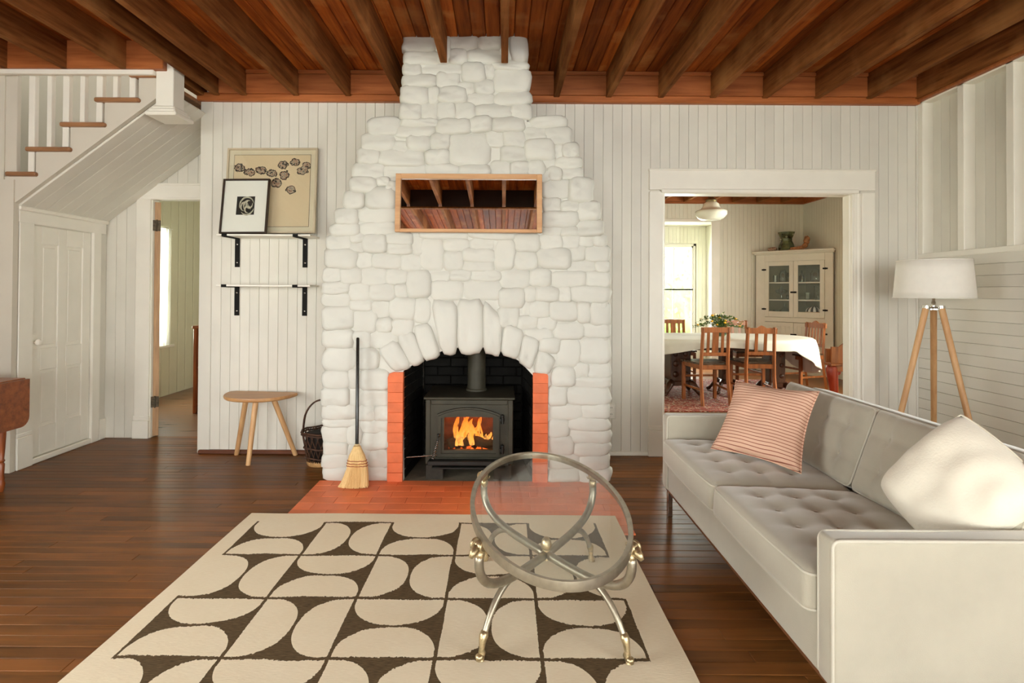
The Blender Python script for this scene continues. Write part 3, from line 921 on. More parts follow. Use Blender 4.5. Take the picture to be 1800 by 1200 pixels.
# ---- staircase
stair = thing('staircase', 'white staircase with brown treads and square balusters climbing over the low door', 'staircase', (XS, 3.74, 1.83))
sp = lambda px, py, Y=3.735: P(px, py, Y) - stair.location
TZ = [2.052 + 0.1705 * k for k in range(-3, 5)]
TX = [-3.267 + 0.2326 * (k - 1) for k in range(-3, 5)]
poly = []
for k in range(3, 8):
    x, z = TX[k] + 0.058, TZ[k] - 0.03
    x = max(x, -3.43)
    poly += [(x, 0, (TZ[k - 1] - 0.03) if k > 3 else 1.88), (x, 0, z)]
poly[0] = (-3.43, 0, 1.80)
poly[1] = (-3.43, 0, TZ[3] - 0.03)
poly += [(-2.30, 0, TZ[7] - 0.03), (-2.30, 0, 2.635)]
poly += [(XS + 0.012, 0, 1.835)]
poly = [Vector((x - XS, 3.735 - 3.74, z - 1.83)) for x, y_, z in poly]
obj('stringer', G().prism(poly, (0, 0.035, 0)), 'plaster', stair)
for k in range(3, 8):
    x0, x1 = TX[k] - XS, TX[k] + 0.306 - XS
    if k == 3: x0 = -3.40 - XS
    if k == 7: x1 = -2.38 - XS
    obj('tread', G().box(x0, x1, -0.035, 0.88, TZ[k] - 0.03 - 1.83, TZ[k] - 1.83, 0.008), 'tread', stair)
    obj('riser', G().box(TX[k] + 0.058 - XS, TX[k] + 0.075 - XS, 0.02, 0.88, TZ[k] - 0.2 - 1.83, TZ[k] - 0.03 - 1.83, 0.0), 'trim', stair)
for i, (px, k) in enumerate(((51, 3), (82, 4), (111, 4), (140, 5), (170, 5), (198, 6), (228, 6))):
    x = (px - 885) / 257.0 - XS
    hw = 0.021 if i % 2 == 0 else 0.016
    obj('baluster', G().box(x - hw, x + hw, -0.005, 0.033, TZ[k] - 1.83, 3.45 - 1.83, 0.003), 'trim', stair)
obj('handrail', G().box(-3.40 - XS, -2.3 - XS, -0.015, 0.045, 3.45 - 1.83, 3.50 - 1.83, 0.01), 'tread', stair)
obj('wall_post', G().box(-3.425 - XS, -3.345 - XS, -0.005, 0.03, TZ[3] - 1.83, 3.5 - 1.83, 0.003), 'plaster', stair)
nx, nz = -2.376 - XS, 2.49 - 1.83
nw = obj('newel', G().box(nx, nx + 0.12, -0.035, 0.095, nz, 3.6 - 1.83, 0.004), 'trim', stair)
obj('newel_moulding', G().box(nx - 0.03, nx + 0.15, -0.065, 0.125, nz - 0.035, nz - 0.01, 0.006).box(nx - 0.018, nx + 0.138, -0.053, 0.113, nz - 0.012, nz + 0.012, 0.008).box(nx - 0.045, nx + 0.165, -0.08, 0.14, nz - 0.06, nz - 0.034, 0.006), 'trim', stair)
sl = 0.75
L = 1.05
for i in range(8):
    y0 = 0.03 + i * 0.107
    a = Vector((0.012, y0 + 0.053, 0.0))
    b = Vector((0.012 + L, y0 + 0.053, L * sl))
    obj('soffit_board', G().beam(a, b, 0.104, 0.016, 0.003, up=(-sl, 0, 1)), 'wall', stair)
obj('header_trim', G().box(-3.45 - XS, -2.38 - XS, -0.06, -0.02, ZJ - 0.03 - 1.83, ZJ + 0.004 - 1.83, 0.004), 'trim', stair)

# ---- back room seen through the hall doorway
XB = -4.0
wb = struct(obj('wall_back_room_side', holes_wall('X', XB - 0.12, 0.12, 4.72, 8.2, 0, 2.8, [(5.70, 6.52, 0.60, 2.0)]), 'bead_yw'), 'pale boarded wall with window in the back room', 'wall')
wb2 = struct(obj('wall_back_room_end', G().box(-4.1, -1.8, 8.0, 8.1, 0, 2.8).box(-1.95, -1.85, 4.72, 8.1, 0, 2.8), 'wall'), 'pale end wall of the back room', 'wall')
struct(obj('ceiling', G().box(-4.1, -1.8, 4.70, 8.1, 2.75, 2.85), 'wall'), 'pale ceiling of the back room', 'ceiling')
sash_window('window_1', 'bright white sash window seen through the open hall doorway', 'X', XB - 0.09, 5.70, 6.52, 0.60, 2.0, muntin=False)
cur = thing('sheer_curtain', 'white sheer curtains hanging in the back room window', 'curtain', (XB + 0.012, 6.11, 0.58))
obj('curtain_rod', G().tube([(0, -0.46, 1.40), (0, 0.46, 1.40)], 0.006, 8), 'trim', cur)
for y0_, y1_ in ((-0.44, -0.14), (0.12, 0.44)):
    obj('curtain_panel', G().grid(lambda u, v: Vector((0.012 * math.sin(u * 30), y0_ + (y1_ - y0_) * (u * (0.75 + 0.25 * v) if y0_ < 0 else 1 - (1 - u) * (0.75 + 0.25 * v)), 1.395 - 0.0 - 1.38 * v)), 40, 8), 'sheer', cur, True)
bc = thing('wooden_bookcase', 'brown wooden cabinet end beyond the hall doorway, half hidden by the plank wall', 'cabinet', (-3.145, 5.55, 0))
obj('side_panel', G().box(0, 0.03, 0, 0.34, 0.0, 0.86, 0.003), 'cherry_z', bc)
obj('top', G().box(-0.01, 0.7, -0.01, 0.35, 0.86, 0.89, 0.004), 'cherry', bc)
obj('side_panel', G().box(0.66, 0.69, 0, 0.34, 0.0, 0.86, 0.003), 'cherry_z', bc)
obj('back_panel', G().box(0.03, 0.66, 0.32, 0.335, 0.05, 0.86, 0.0), 'cherry', bc)
for z in (0.08, 0.45): obj('shelf', G().box(0.03, 0.66, 0.01, 0.32, z, z + 0.02, 0.002), 'cherry', bc)

# ---- dining room shell
YD, XD = 9.0, 4.95
wd = struct(obj('wall_dining_back', holes_wall('Y', YD, 0.1, 0.8, XD + 0.1, 0, ZC + 0.05, [(2.0, 3.49, 0, 2.42)]), 'bead_x'), 'white beadboard back wall of the dining room', 'wall')
wd2 = struct(obj('wall_dining_right', holes_wall('X', XD, 0.12, 4.3, 9.1, 0, ZC + 0.05, [(4.9, 6.3, 0.6, 2.2)]), 'bead_y'), 'white beadboard right wall of the dining room', 'wall')
struct(obj('wall_dining_left', G().box(0.8, 0.9, 4.3, 9.1, 0, ZC + 0.05), 'bead_y'), 'white beadboard left wall of the dining room', 'wall')
struct(obj('wall_dining_front', holes_wall('Y', 4.312, 0.05, 0.8, XD + 0.1, 0, ZC + 0.05, [(DX0 - 0.02, DX1 + 0.06, 0, DZ + 0.02)]), 'bead_x'), 'dining room side of the plank wall', 'wall')
struct(obj('wall_bay', holes_wall('Y', 9.6, 0.1, 1.9, 3.7, 0, 2.5, [(2.62, 3.39, 0.45, 2.12)]).box(3.56, 3.66, 9.05, 9.7, 0, 2.5).box(1.9, 2.0, 9.05, 9.7, 0, 2.5).box(1.9, 3.7, 9.05, 9.7, 2.42, 2.5), 'bead_x'), 'white boarded window bay at the end of the dining room', 'wall')
sash_window('window_2', 'white sash window in the dining room bay with a garden view', 'Y', 9.63, 2.62, 3.39, 0.45, 2.12, mid=1.31, inward=-1, casing=0.11)
sash_window('window_3', 'white sash window in the right wall of the dining room', 'X', XD + 0.03, 4.9, 6.3, 0.6, 2.2, inward=-1)
t3 = obj('trim_3', G().box(3.42, 3.56, YD - 0.022, YD + 0.002, 0, 2.42, 0.004).box(1.9, 3.57, YD - 0.022, YD + 0.002, 2.42, 2.47, 0.004).box(3.47, 3.49, YD, YD + 0.1, 0, 2.42, 0.002), 'trim')
struct(t3, 'white casing around the opening of the dining room window bay', 'trim')
g = G().box(0.8, XD + 0.1, 4.3, YD + 0.1, ZC + 0.02, ZC + 0.08)
dce = struct(obj('ceiling', g, 'ceil'), 'red-brown joisted ceiling of the dining room', 'ceiling')
obj('ceiling_boarding', G().box(0.9, XD, 4.36, YD, ZC, ZC + 0.02), 'ceil', dce)
for i in range(11):
    x = 0.98 + 0.398 * i
    obj('joist', G().box(x - 0.022, x + 0.022, 4.36, 8.96, ZJ, ZC, 0.003), 'joist', dce)
    obj('blocking', G().box(x + 0.022, min(x + 0.376, XD), 8.94, 8.97, ZJ + 0.005, ZC, 0.002), 'block', dce)
obj('cornice', G().box(0.9, XD, 8.95, 9.0, ZJ - 0.02, ZJ + 0.005, 0.003), 'block', dce)
obj('cornice', G().box(XD - 0.04, XD, 4.36, 9.0, ZJ - 0.02, ZC, 0.003), 'block', dce)
# hearth of bricks, painted
hx0, hx1, hy0, hy1 = -1.20, 0.69, 2.83, 3.60
hearth = thing('hearth', 'flat terracotta-red painted brick hearth on the floor before the stone chimney', 'hearth', (0, 0, 0))
obj('bed', G().box(hx0, hx1, hy0, hy1, -0.01, 0.006, 0.002), 'hearth', hearth)
nrow = 8
rh = (hy1 - hy0) / nrow
for r in range(nrow):
    x = hx0 - (0.105 if r % 2 else 0)
    while x < hx1 - 0.01:
        a, b = max(x, hx0), min(x + 0.21, hx1)
        if b - a > 0.03:
            obj('brick', G().box(a + 0.0012, b - 0.0012, hy0 + r * rh + 0.0012, hy0 + (r + 1) * rh - 0.0012, -0.005, 0.0085 + random.uniform(-0.0006, 0.0006), 0.0015), 'hearth', hearth)
        x += 0.21

# ================================================================== stone chimney
YF = 3.60
chim = thing('stone_chimney', 'white painted fieldstone chimney tapering up to the ceiling, with an arched firebox', 'fireplace', (-0.25, 3.9, 0))
CL = chim.location.copy()
Q = lambda px, py, Y=3.57: P(px, py, Y) - CL


def stone_mesh(corners, H=0.045, e=3.4, seed=0.0, nseg=20):
    """a rounded boulder face over a quad of 3-D points (tl, tr, br, bl), bulging towards -Y"""
    g = G()
    tl, tr, br, bl = [Vector(c) for c in corners]
    rings = [(0.0, 1.0), (0.42, 0.98), (0.70, 0.91), (0.87, 0.76), (0.97, 0.40), (1.02, -0.3), (1.0, -1.1)]

    def pt(a, b, h):
        u, w = (a + 1) / 2, (b + 1) / 2
        p = (bl * (1 - u) + br * u) * (1 - w) + (tl * (1 - u) + tr * u) * w
        return p + Vector((0, -h, 0))
    v, f = [], []
    tilt_x, tilt_z = random.uniform(-0.22, 0.22), random.uniform(-0.3, 0.12)
    for ri, (r, hh) in enumerate(rings):
        for k in range(1 if ri == 0 else nseg):
            an = 2 * math.pi * k / nseg
            c, s_ = math.cos(an), math.sin(an)
            rad = (abs(c) ** e + abs(s_) ** e) ** (-1 / e)
            wob = 1 + 0.11 * noise.noise(Vector((c * 1.3 + seed * 3.1, s_ * 1.3, seed)))
            a, b = c * rad * r * wob, s_ * rad * r * wob
            hn = 1 + 0.35 * noise.noise(Vector((a * 1.4 + seed, b * 1.4 + seed * 2, seed * 5)))
            h = H * hh * (hn if hh > 0 else 1.0)
            if hh > 0: h *= 1 + tilt_x * a + tilt_z * b
            v.append(pt(a, b, h))
    idx = lambda ri, k: 0 if ri == 0 else 1 + (ri - 1) * nseg + k % nseg
    for ri in range(len(rings) - 1):
        for k in range(nseg):
            if ri == 0: f.append((0, idx(1, k), idx(1, k + 1)))
            else: f.append((idx(ri, k), idx(ri + 1, k), idx(ri + 1, k + 1), idx(ri, k + 1)))
    return g.add(v, f)


BOX = [
 # left shoulder and flank
 (645,205,703,234),(635,234,691,262),(627,259,665,285),(689,247,717,267),(714,236,756,263),(664,260,744,290),(619,285,672,310),(671,289,752,309),
 (613,310,660,336),(662,311,682,324),(602,335,638,365),(641,328,697,366),(679,318,700,336),(587,366,627,393),(628,365,700,390),(579,393,630,413),(630,390,700,411),
 # upper stack
 (708,57,766,88),(710,87,776,109),(788,58,840,84),(841,57,882,84),(789,84,820,108),(820,84,885,108),(897,55,926,106),(766,58,790,108),(880,60,899,104),
 (708,109,738,129),(738,109,812,127),(812,108,852,142),(852,110,868,134),(868,118,931,158),(866,105,928,119),(707,129,765,150),(766,125,806,150),(803,142,834,164),(834,138,869,162),
 (704,150,752,179),(752,150,770,179),(770,150,820,178),(821,162,868,181),(869,158,932,181),(702,179,740,208),(740,178,768,208),(768,178,800,206),(800,179,834,208),(834,181,900,203),(899,181,934,206),
 (767,207,827,233),(825,203,864,229),(865,203,922,229),(702,207,768,219),(692,218,762,238),(757,232,790,260),(788,233,860,288),(855,228,886,255),(885,228,924,255),(880,255,926,282),(747,262,790,288),(745,287,806,307),
 (806,288,862,307),(862,281,898,307),(898,283,930,307),(928,281,958,307),
 # right shoulder and flank
 (933,203,997,221),(923,222,961,243),(960,221,1004,250),(924,243,976,280),(974,252,992,275),(990,250,1017,275),(976,275,1022,294),(956,276,977,292),(986,293,1025,312),(963,292,988,315),(953,300,966,316),
 (1001,310,1043,353),(954,315,1003,347),(956,347,986,371),(986,352,1018,371),(1016,354,1055,387),(954,371,1018,398),(1016,387,1061,413),(955,396,988,412),(986,398,1017,412),
 # left half, mirror down to the arch
 (572,413,615,437),(614,424,638,441),(614,410,638,424),(636,410,677,443),(678,428,723,445),(678,409,724,428),(724,413,742,447),(567,437,625,471),(625,443,652,470),(652,445,704,471),(704,447,740,474),
 (566,471,597,495),(597,472,634,497),(633,472,677,499),(677,474,714,497),(714,476,756,522),(564,495,613,515),(564,514,614,538),(612,498,648,527),(648,499,694,528),(694,500,714,522),
 (614,528,652,545),(652,528,684,558),(684,524,729,562),(728,526,754,566),(565,539,619,579),(619,546,661,583),(661,559,688,583),(687,562,724,590),
 (564,580,619,611),(619,583,649,613),(648,583,696,613),(565,611,624,652),(624,613,664,650),
 # centre
 (736,404,822,418),(822,404,906,418),(738,419,779,474),(779,419,825,440),(825,419,870,436),(779,440,813,474),(813,436,870,459),(813,459,868,475),(869,420,904,474),
 (756,476,790,493),(790,475,827,492),(827,475,880,493),(757,493,815,527),(815,493,882,526),(880,474,932,506),(878,506,922,541),(876,540,912,574),
 # right half
 (906,410,950,441),(950,411,988,436),(988,409,1020,435),(1020,412,1046,432),(1046,412,1067,431),(904,441,945,474),(945,435,1004,471),(1005,430,1029,457),(1029,431,1072,459),(1000,458,1049,477),(1048,459,1072,477),
 (932,472,969,502),(969,477,1032,503),(1032,477,1072,503),(922,504,942,530),(942,504,984,530),(984,504,1003,530),(1002,503,1073,531),(920,530,932,556),(931,530,966,558),(966,530,1017,563),(1016,532,1039,566),(1038,531,1073,571),
 (910,556,946,578),(945,558,978,581),(974,568,1027,595),(1026,570,1073,593),(924,578,972,598),(949,595,984,620),(980,597,1021,645),(1019,593,1073,640),
 # left pier
 (565,653,613,683),(612,650,632,684),(563,684,613,715),(612,684,632,714),(632,650,682,686),(632,687,682,715),(565,714,626,738),(626,715,657,740),(656,715,682,740),(565,738,627,751),(564,751,609,780),(608,751,634,782),(632,740,682,761),(633,761,682,791),
 (567,780,609,801),(565,800,612,823),(611,782,648,823),(646,791,682,823),(566,822,625,846),(624,822,682,846),
 # right pier
 (972,645,1012,680),(1010,639,1036,664),(1034,639,1074,665),(1012,665,1073,681),(996,681,1073,712),(964,680,997,713),(964,713,1026,739),(1024,712,1072,736),(964,739,1001,770),(1000,736,1073,758),(1000,758,1073,780),(964,770,1010,801),(1008,780,1073,803),
 (964,801,1021,825),(1019,803,1072,826),(964,825,1021,848),(1019,825,1075,849)]
# arch stones as leaning quads (tl, tr, br, bl)
QUAD = [((755,528),(803,527),(803,622),(776,624)), ((803,526),(848,526),(848,621),(804,622)), ((848,527),(884,556),(880,626),(849,622)),
        ((724,574),(754,566),(776,624),(744,637)), ((886,570),(922,580),(912,634),(880,626)),
        ((694,590),(724,578),(748,636),(722,647)), ((920,586),(950,598),(935,650),(911,637)),
        ((662,616),(694,594),(724,646),(690,656)), ((948,612),(978,630),(966,660),(936,656))]
for i, (x0, y0, x1, y1) in enumerate(BOX):
    ex = 3.0
    edge = min(x1 - x0, y1 - y0)
    H = min(0.042, 0.026 + 0.00045 * edge) * random.uniform(0.75, 1.2)
    if y0 > 400: H *= 0.84
    c = [Q(x0 - ex, y0 - ex), Q(x1 + ex, y0 - ex), Q(x1 + ex, y1 + ex), Q(x0 - ex, y1 + ex)]
    a = random.uniform(-0.05, 0.05)
    m = sum(c, Vector()) / 4
    R = Matrix.Rotation(a, 3, 'Y')
    c = [m + R @ (p - m) for p in c]
    for p in c: p.y = YF + 0.014 - CL.y
    obj('stone', stone_mesh(c, H, random.uniform(3.2, 6.0), i * 1.37), 'stone', chim, True)
for i, q in enumerate(QUAD):
    c = [Q(*p) for p in q]
    m = sum(c, Vector()) / 4
    c = [m + (p - m) * 1.05 for p in c]
    for p in c: p.y = YF + 0.008 - CL.y
    obj('stone', stone_mesh(c, 0.037, 5.0, 300 + i * 2.1), 'stone', chim, True)

# body behind the stones, with the arched opening
ol = [(575,851),(574,470),(584,415),(602,368),(624,318),(641,270),(653,228),(655,214),(712,214),(714,62),(714,46),(922,46),(926,214),(988,214),(998,250),(1014,300),(1038,350),(1053,400),(1063,440),(1065,851)]
ar = [(937,851),(937,660),(915,636),(890,620),(862,611),(826,609),(792,612),(765,621),(738,633),(709,652),(709,851)]
pts = [Q(*p, YF) for p in ol + ar]
floorz = -CL.z
for p in pts:
    if p.z < 0.02: p.z = 0.0
    p.z = min(p.z, ZC - 0.001)
obj('mortar_body', G().prism(pts, (0, 0.61, 0)), 'mortar', chim)
# stones on the two flanks
left_prof = [(0.0, 574), (1.4, 574), (1.6, 586), (1.78, 606), (2.0, 632), (2.2, 645), (2.36, 653)]
right_prof = [(0.0, 1066), (1.4, 1064), (1.6, 1054), (1.78, 1040), (2.0, 1018), (2.2, 1002), (2.36, 990)]
for prof, sgn in ((left_prof, -1), (right_prof, 1)):
    z = 0.0
    r = 0
    while z < 2.15:
        h = random.uniform(0.14, 0.2)
        def xz(zz):
            for (z0, a), (z1, b) in zip(prof, prof[1:]):
                if z0 <= zz <= z1:
                    return (P(a + (b - a) * (zz - z0) / (z1 - z0), 500, YF)).x
            return P(prof[-1][1], 500, YF).x
        xa, xb = xz(z), xz(min(z + h, 2.36))
        ys = [0.0, random.uniform(0.16, 0.24), random.uniform(0.36, 0.44), 0.6]
        for y0, y1 in zip(ys, ys[1:]):
            pl = [(xb, YF + y0, z + h), (xb, YF + y1, z + h), (xa, YF + y1, z), (xa, YF + y0, z)]
            c0 = sum((Vector(p) for p in pl), Vector()) / 4
            # build facing -Y, then turn to the flank
            w_, hh_ = (y1 - y0) / 2 + 0.004, h / 2 + 0.004
            gm = stone_mesh([(-w_, 0, hh_), (w_, 0, hh_), (w_, 0, -hh_), (-w_, 0, -hh_)], 0.022, 3.2, z * 7 + y0 * 3 + sgn, 14)
            lean = math.atan2(xb - xa, h)
            o = obj('stone', gm, 'stone', chim, True)
            rot = Matrix.Rotation(lean, 4, 'Y') @ Matrix.Rotation(sgn * math.pi / 2, 4, 'Z')
            o.matrix_local = Matrix.Translation(c0 - CL) @ rot
        z += h
# painted brick piers and the black firebox
bh = 0.0655
for side, (xa, xb) in enumerate(((682.5, 709.5), (936.5, 963))):
    x0, x1 = Q(xa, 700, YF).x, Q(xb, 700, YF).x
    for k in range(11):
        z0, z1 = k * bh, (k + 1) * bh
        if k < 10:
            gg = G().box(x0, x1, YF - 0.022 - CL.y + random.uniform(-0.002, 0.002), YF + 0.1 - CL.y, z0 + 0.0004, z1 - 0.0004, 0.002)
        else:
            r_ = 0.035
            sx = [(x0, z0), (x1, z0), (x1, z1), (x0 + r_, z1), (x0 + r_ * 0.3, z1 - r_ * 0.25), (x0, z1 - r_)]
            if side: sx = [(x0, z0), (x1, z0), (x1, z1 - r_ * 0.5), (x1 - r_ * 0.2, z1 - r_ * 0.15), (x1 - r_ * 0.5, z1), (x0, z1)]
            gg = G().prism([(x, YF - 0.022 - CL.y, z) for x, z in sx], (0, 0.12, 0))
        o = obj('brick', gg, 'terra', chim)
        o['label'] = 'terracotta painted brick of the firebox pier'
xl0, xr0 = Q(709, 700, YF).x, Q(937, 700, YF).x
xl1, xr1 = xl0 + 0.055, xr0 - 0.055
y0, y1 = YF + 0.002 - CL.y, 4.17 - CL.y
fb = obj('firebox', G().box(xl0 - 0.02, xr0 + 0.02, y1 + 0.03, y1 + 0.05, 0, 1.1).prism([(xl0 - 0.02, y0 + 0.3, 1.1), (xr0 + 0.02, y0 + 0.3, 1.1), (xr0 + 0.02, y1 + 0.05, 1.1), (xl0 - 0.02, y1 + 0.05, 1.1)], (0, 0, 0.02)), 'soot', chim)  # black top slab added to keep the open throat dark
for sgn, xa, xb in ((1, xl0, xl1), (-1, xr0, xr1)):
    k = 0
    while k * 0.068 < 0.86:
        ys = [0.0, 0.1, 0.31, 0.53] if k % 2 else [0.0, 0.2, 0.41, 0.53]
        for a, b in zip(ys, ys[1:]):
            t0, t1 = (a + 0.003) / 0.57, (b - 0.003) / 0.57
            A, B = Vector((xa + (xb - xa) * t0, y0 + a + 0.003, 0)), Vector((xa + (xb - xa) * t1, y0 + b - 0.003, 0))
            z0, z1 = k * 0.068 + 0.003, k * 0.068 + 0.065
            gg = G().prism([A + Vector((0, 0, z0)), B + Vector((0, 0, z0)), B + Vector((0, 0, z1)), A + Vector((0, 0, z1))], (-sgn * 0.04, 0, 0))
            obj('brick', gg, 'soot', fb)
        k += 1
    gg = G().prism([(xa - sgn * 0.006, y0, 0), (xb - sgn * 0.006, y1 + 0.04, 0), (xb - sgn * 0.006, y1 + 0.04, 0.92), (xa - sgn * 0.006, y0, 0.92)], (-sgn * 0.03, 0, 0))
    obj('mortar', gg, plain('grey_firebox_mortar', (0.16, 0.145, 0.12, 1), 0.9, var=0.4, scale=30), fb)
for k in range(14):
    x = xl1 - (0.1 if k % 2 else 0.0)
    while x < xr1:
        a, b = max(x, xl1), min(x + 0.2, xr1)
        if b - a > 0.03: obj('brick', G().box(a + 0.003, b - 0.003, y1, y1 + 0.04, k * 0.068 + 0.003, k * 0.068 + 0.065, 0.003), 'soot', fb)
        x += 0.2
obj('firebox_floor', G().box(xl0, xr0, y0, y1, 0.0, 0.006), 'ash', chim)

# ================================================================== wood stove
SX, SY = -0.223, 3.655
stove = thing('wood_stove', 'black iron wood stove with a lit fire behind glass, in the arched firebox', 'stove', (SX, SY, 0.0))
hw = 0.292
obj('body', G().box(-hw + 0.012, hw - 0.012, 0.012, 0.43, 0.10, 0.53, 0.004), 'iron', stove)
obj('top_plate', G().box(-hw - 0.012, hw + 0.012, -0.02, 0.45, 0.532, 0.548, 0.004), 'iron', stove)
fr = G()
for a, b, c, d in ((-hw, -hw + 0.035, 0.10, 0.53), (hw - 0.035, hw, 0.10, 0.53), (-hw + 0.035, hw - 0.035, 0.495, 0.53), (-hw + 0.035, hw - 0.035, 0.10, 0.15)):
    fr.box(a, b, -0.004, 0.03, c, d, 0.005)
obj('front_frame', fr, 'iron', stove)


def arch_poly(w, z0, zs, rise, n=14):
    p = [(-w, z0), (w, z0)]
    R = (w * w + rise * rise) / (2 * rise)
    for i in range(n + 1):
        x = w - 2 * w * i / n
        p.append((x, zs + math.sqrt(max(R * R - x * x, 0)) - (R - rise)))
    return p


def ring_prism(outer, inner, y, dy):
    """plate between two outlines with the same number of points"""
    g = G()
    n = len(outer)
    v = [(x, y, z) for x, z in outer] + [(x, y, z) for x, z in inner] + [(x, y + dy, z) for x, z in outer] + [(x, y + dy, z) for x, z in inner]
    f = []
    for i in range(n):
        j = (i + 1) % n
        f += [(i, j, n + j, n + i), (2 * n + i, 3 * n + i, 3 * n + j, 2 * n + j), (i, 2 * n + i, 2 * n + j, j), (n + i, n + j, 3 * n + j, 3 * n + i)]
    return g.add(v, f)


DW = 0.208
dcx = -0.004
sdoor = obj('stove_door', ring_prism([(x + dcx, z) for x, z in arch_poly(DW, 0.155, 0.435, 0.045)], [(x + dcx, z) for x, z in arch_poly(0.162, 0.2, 0.416, 0.004)], -0.022, 0.03), 'iron', stove, False)
obj('door_moulding', ring_prism([(x + dcx, z) for x, z in arch_poly(DW - 0.006, 0.16, 0.425, 0.045)], [(x + dcx, z) for x, z in arch_poly(DW - 0.026, 0.18, 0.412, 0.04)], -0.032, 0.012), 'iron', sdoor)
obj('door_pane', G().box(dcx - 0.166, dcx + 0.166, -0.006, -0.002, 0.196, 0.424), thin_glass('stove_glass', (0.95, 0.85, 0.72, 1), 0.8, 0.05), sdoor)
obj('firebox_lining', G().box(-0.19, 0.19, 0.25, 0.26, 0.17, 0.45).box(-0.2, -0.19, 0.018, 0.26, 0.17, 0.45).box(0.19, 0.2, 0.018, 0.26, 0.17, 0.45).box(-0.2, 0.2, 0.018, 0.26, 0.16, 0.17).box(-0.2, 0.2, 0.018, 0.26, 0.45, 0.46),
    plain('fire_brick', hexc(120, 62, 38), 0.9, var=0.3, scale=14), stove)
# hollow body: rebuild the shell so that the fire chamber is open behind the pane
bpy.data.objects.remove([c for c in stove.children if c.name.startswith('body')][0])
sh = G()
sh.box(-hw + 0.012, -0.2, 0.012, 0.43, 0.10, 0.53, 0.003).box(0.2, hw - 0.012, 0.012, 0.43, 0.10, 0.53, 0.003).box(-0.2, 0.2, 0.012, 0.43, 0.46, 0.53, 0.0).box(-0.2, 0.2, 0.012, 0.43, 0.10, 0.16, 0.0).box(-0.2, 0.2, 0.26, 0.43, 0.16, 0.46)
obj('body', sh, 'iron', stove)
fr2 = G()
for a, b in ((-hw + 0.03, dcx - DW + 0.01), (dcx + DW - 0.01, hw - 0.03)): fr2.box(a, b, 0.0, 0.014, 0.14, 0.5)
fr2.box(dcx - DW, dcx + DW, 0.002, 0.014, 0.426, 0.5).box(dcx - DW, dcx + DW, 0.0, 0.014, 0.14, 0.17)
obj('front_panel', fr2, 'iron', stove)
obj('ash_lip', G().box(-hw + 0.025, hw - 0.03, -0.085, 0.01, 0.122, 0.136, 0.004).box(-hw + 0.025, hw - 0.03, -0.088, -0.078, 0.118, 0.146, 0.003).box(-hw + 0.05, hw - 0.05, -0.06, 0.01, 0.085, 0.098, 0.003), 'iron_dark', stove)
coil = []
for i in range(140):
    t_ = i / 139
    base = Vector((-0.205 - 0.028 * t_ - 0.0, -0.045 - 0.01 * t_, 0.27 - 0.115 * t_))
    a_ = t_ * 11 * 2 * math.pi
    coil.append(base + Vector((math.cos(a_), math.sin(a_), 0)) * (0.007 + 0.004 * t_))
obj('door_handle', G().tube([(-0.2, -0.02, 0.30), (-0.2, -0.045, 0.30), (-0.205, -0.045, 0.27), (-0.235, -0.055, 0.15)], 0.005, 8).sphere((-0.2, -0.04, 0.302), 0.012), 'iron_dark', sdoor, True)
obj('handle_coil', G().tube(coil, 0.0022, 5), 'steel', sdoor, True)
for z in (0.40, 0.2):
    obj('door_hinge', G().tube([(0.222, -0.018, z - 0.025), (0.222, -0.018, z + 0.02)], 0.010, 10).sphere((0.222, -0.018, z + 0.025), 0.012).box(0.19, 0.235, -0.02, 0.0, z - 0.012, z + 0.01, 0.003), 'iron_dark', sdoor, True, 40)
obj('flue_pipe', G().lathe([(0.074, 0.545), (0.074, 0.56), (0.066, 0.565), (0.066, 1.08)], (0.035, 0.26, 0), 24), 'iron', stove, True, 40)
for x0 in (-0.285, 0.165):
    for k in range(1):
        obj('support_brick', G().box(x0, x0 + 0.115, -0.02, 0.2, 0.006, 0.099, 0.004), plain('grey_brown_brick', hexc(52, 46, 38), 0.85, var=0.2, scale=30, bump=0.4), stove)
        obj('support_brick', G().box(x0, x0 + 0.115, 0.21, 0.4, 0.006, 0.099, 0.004), 'soot', stove)
rod = tag(obj('poker', G().tube([(xl0 + 0.02 + CL.x, 3.62, 0.155), (SX - 0.2, 3.64, 0.165)], 0.004, 8), 'steel'), 'thin steel rod between the firebox wall and the stove', 'poker')
# logs and flames
def log(nm, a, b, r, label):
    a, b = Vector(a), Vector(b)
    pts = [a.lerp(b, i / 8) + Vector((0, 0, 0.006 * math.sin(i))) for i in range(9)]
    return tag(obj(nm, G().tube(pts, [r * (1 + 0.12 * math.sin(i * 2.1)) for i in range(9)], 10), 'log', None, True, 50), label, 'log', 'logs in the stove')
log('fire_log', (SX - 0.15, SY + 0.10, 0.205), (SX + 0.06, SY + 0.13, 0.235), 0.035, 'charred log lying left in the stove fire')
log('fire_log', (SX - 0.02, SY + 0.12, 0.245), (SX + 0.16, SY + 0.09, 0.200), 0.033, 'charred log lying right in the stove fire')
log('fire_log', (SX - 0.12, SY + 0.18, 0.205), (SX + 0.13, SY + 0.19, 0.21), 0.04, 'charred log lying at the back of the stove fire')


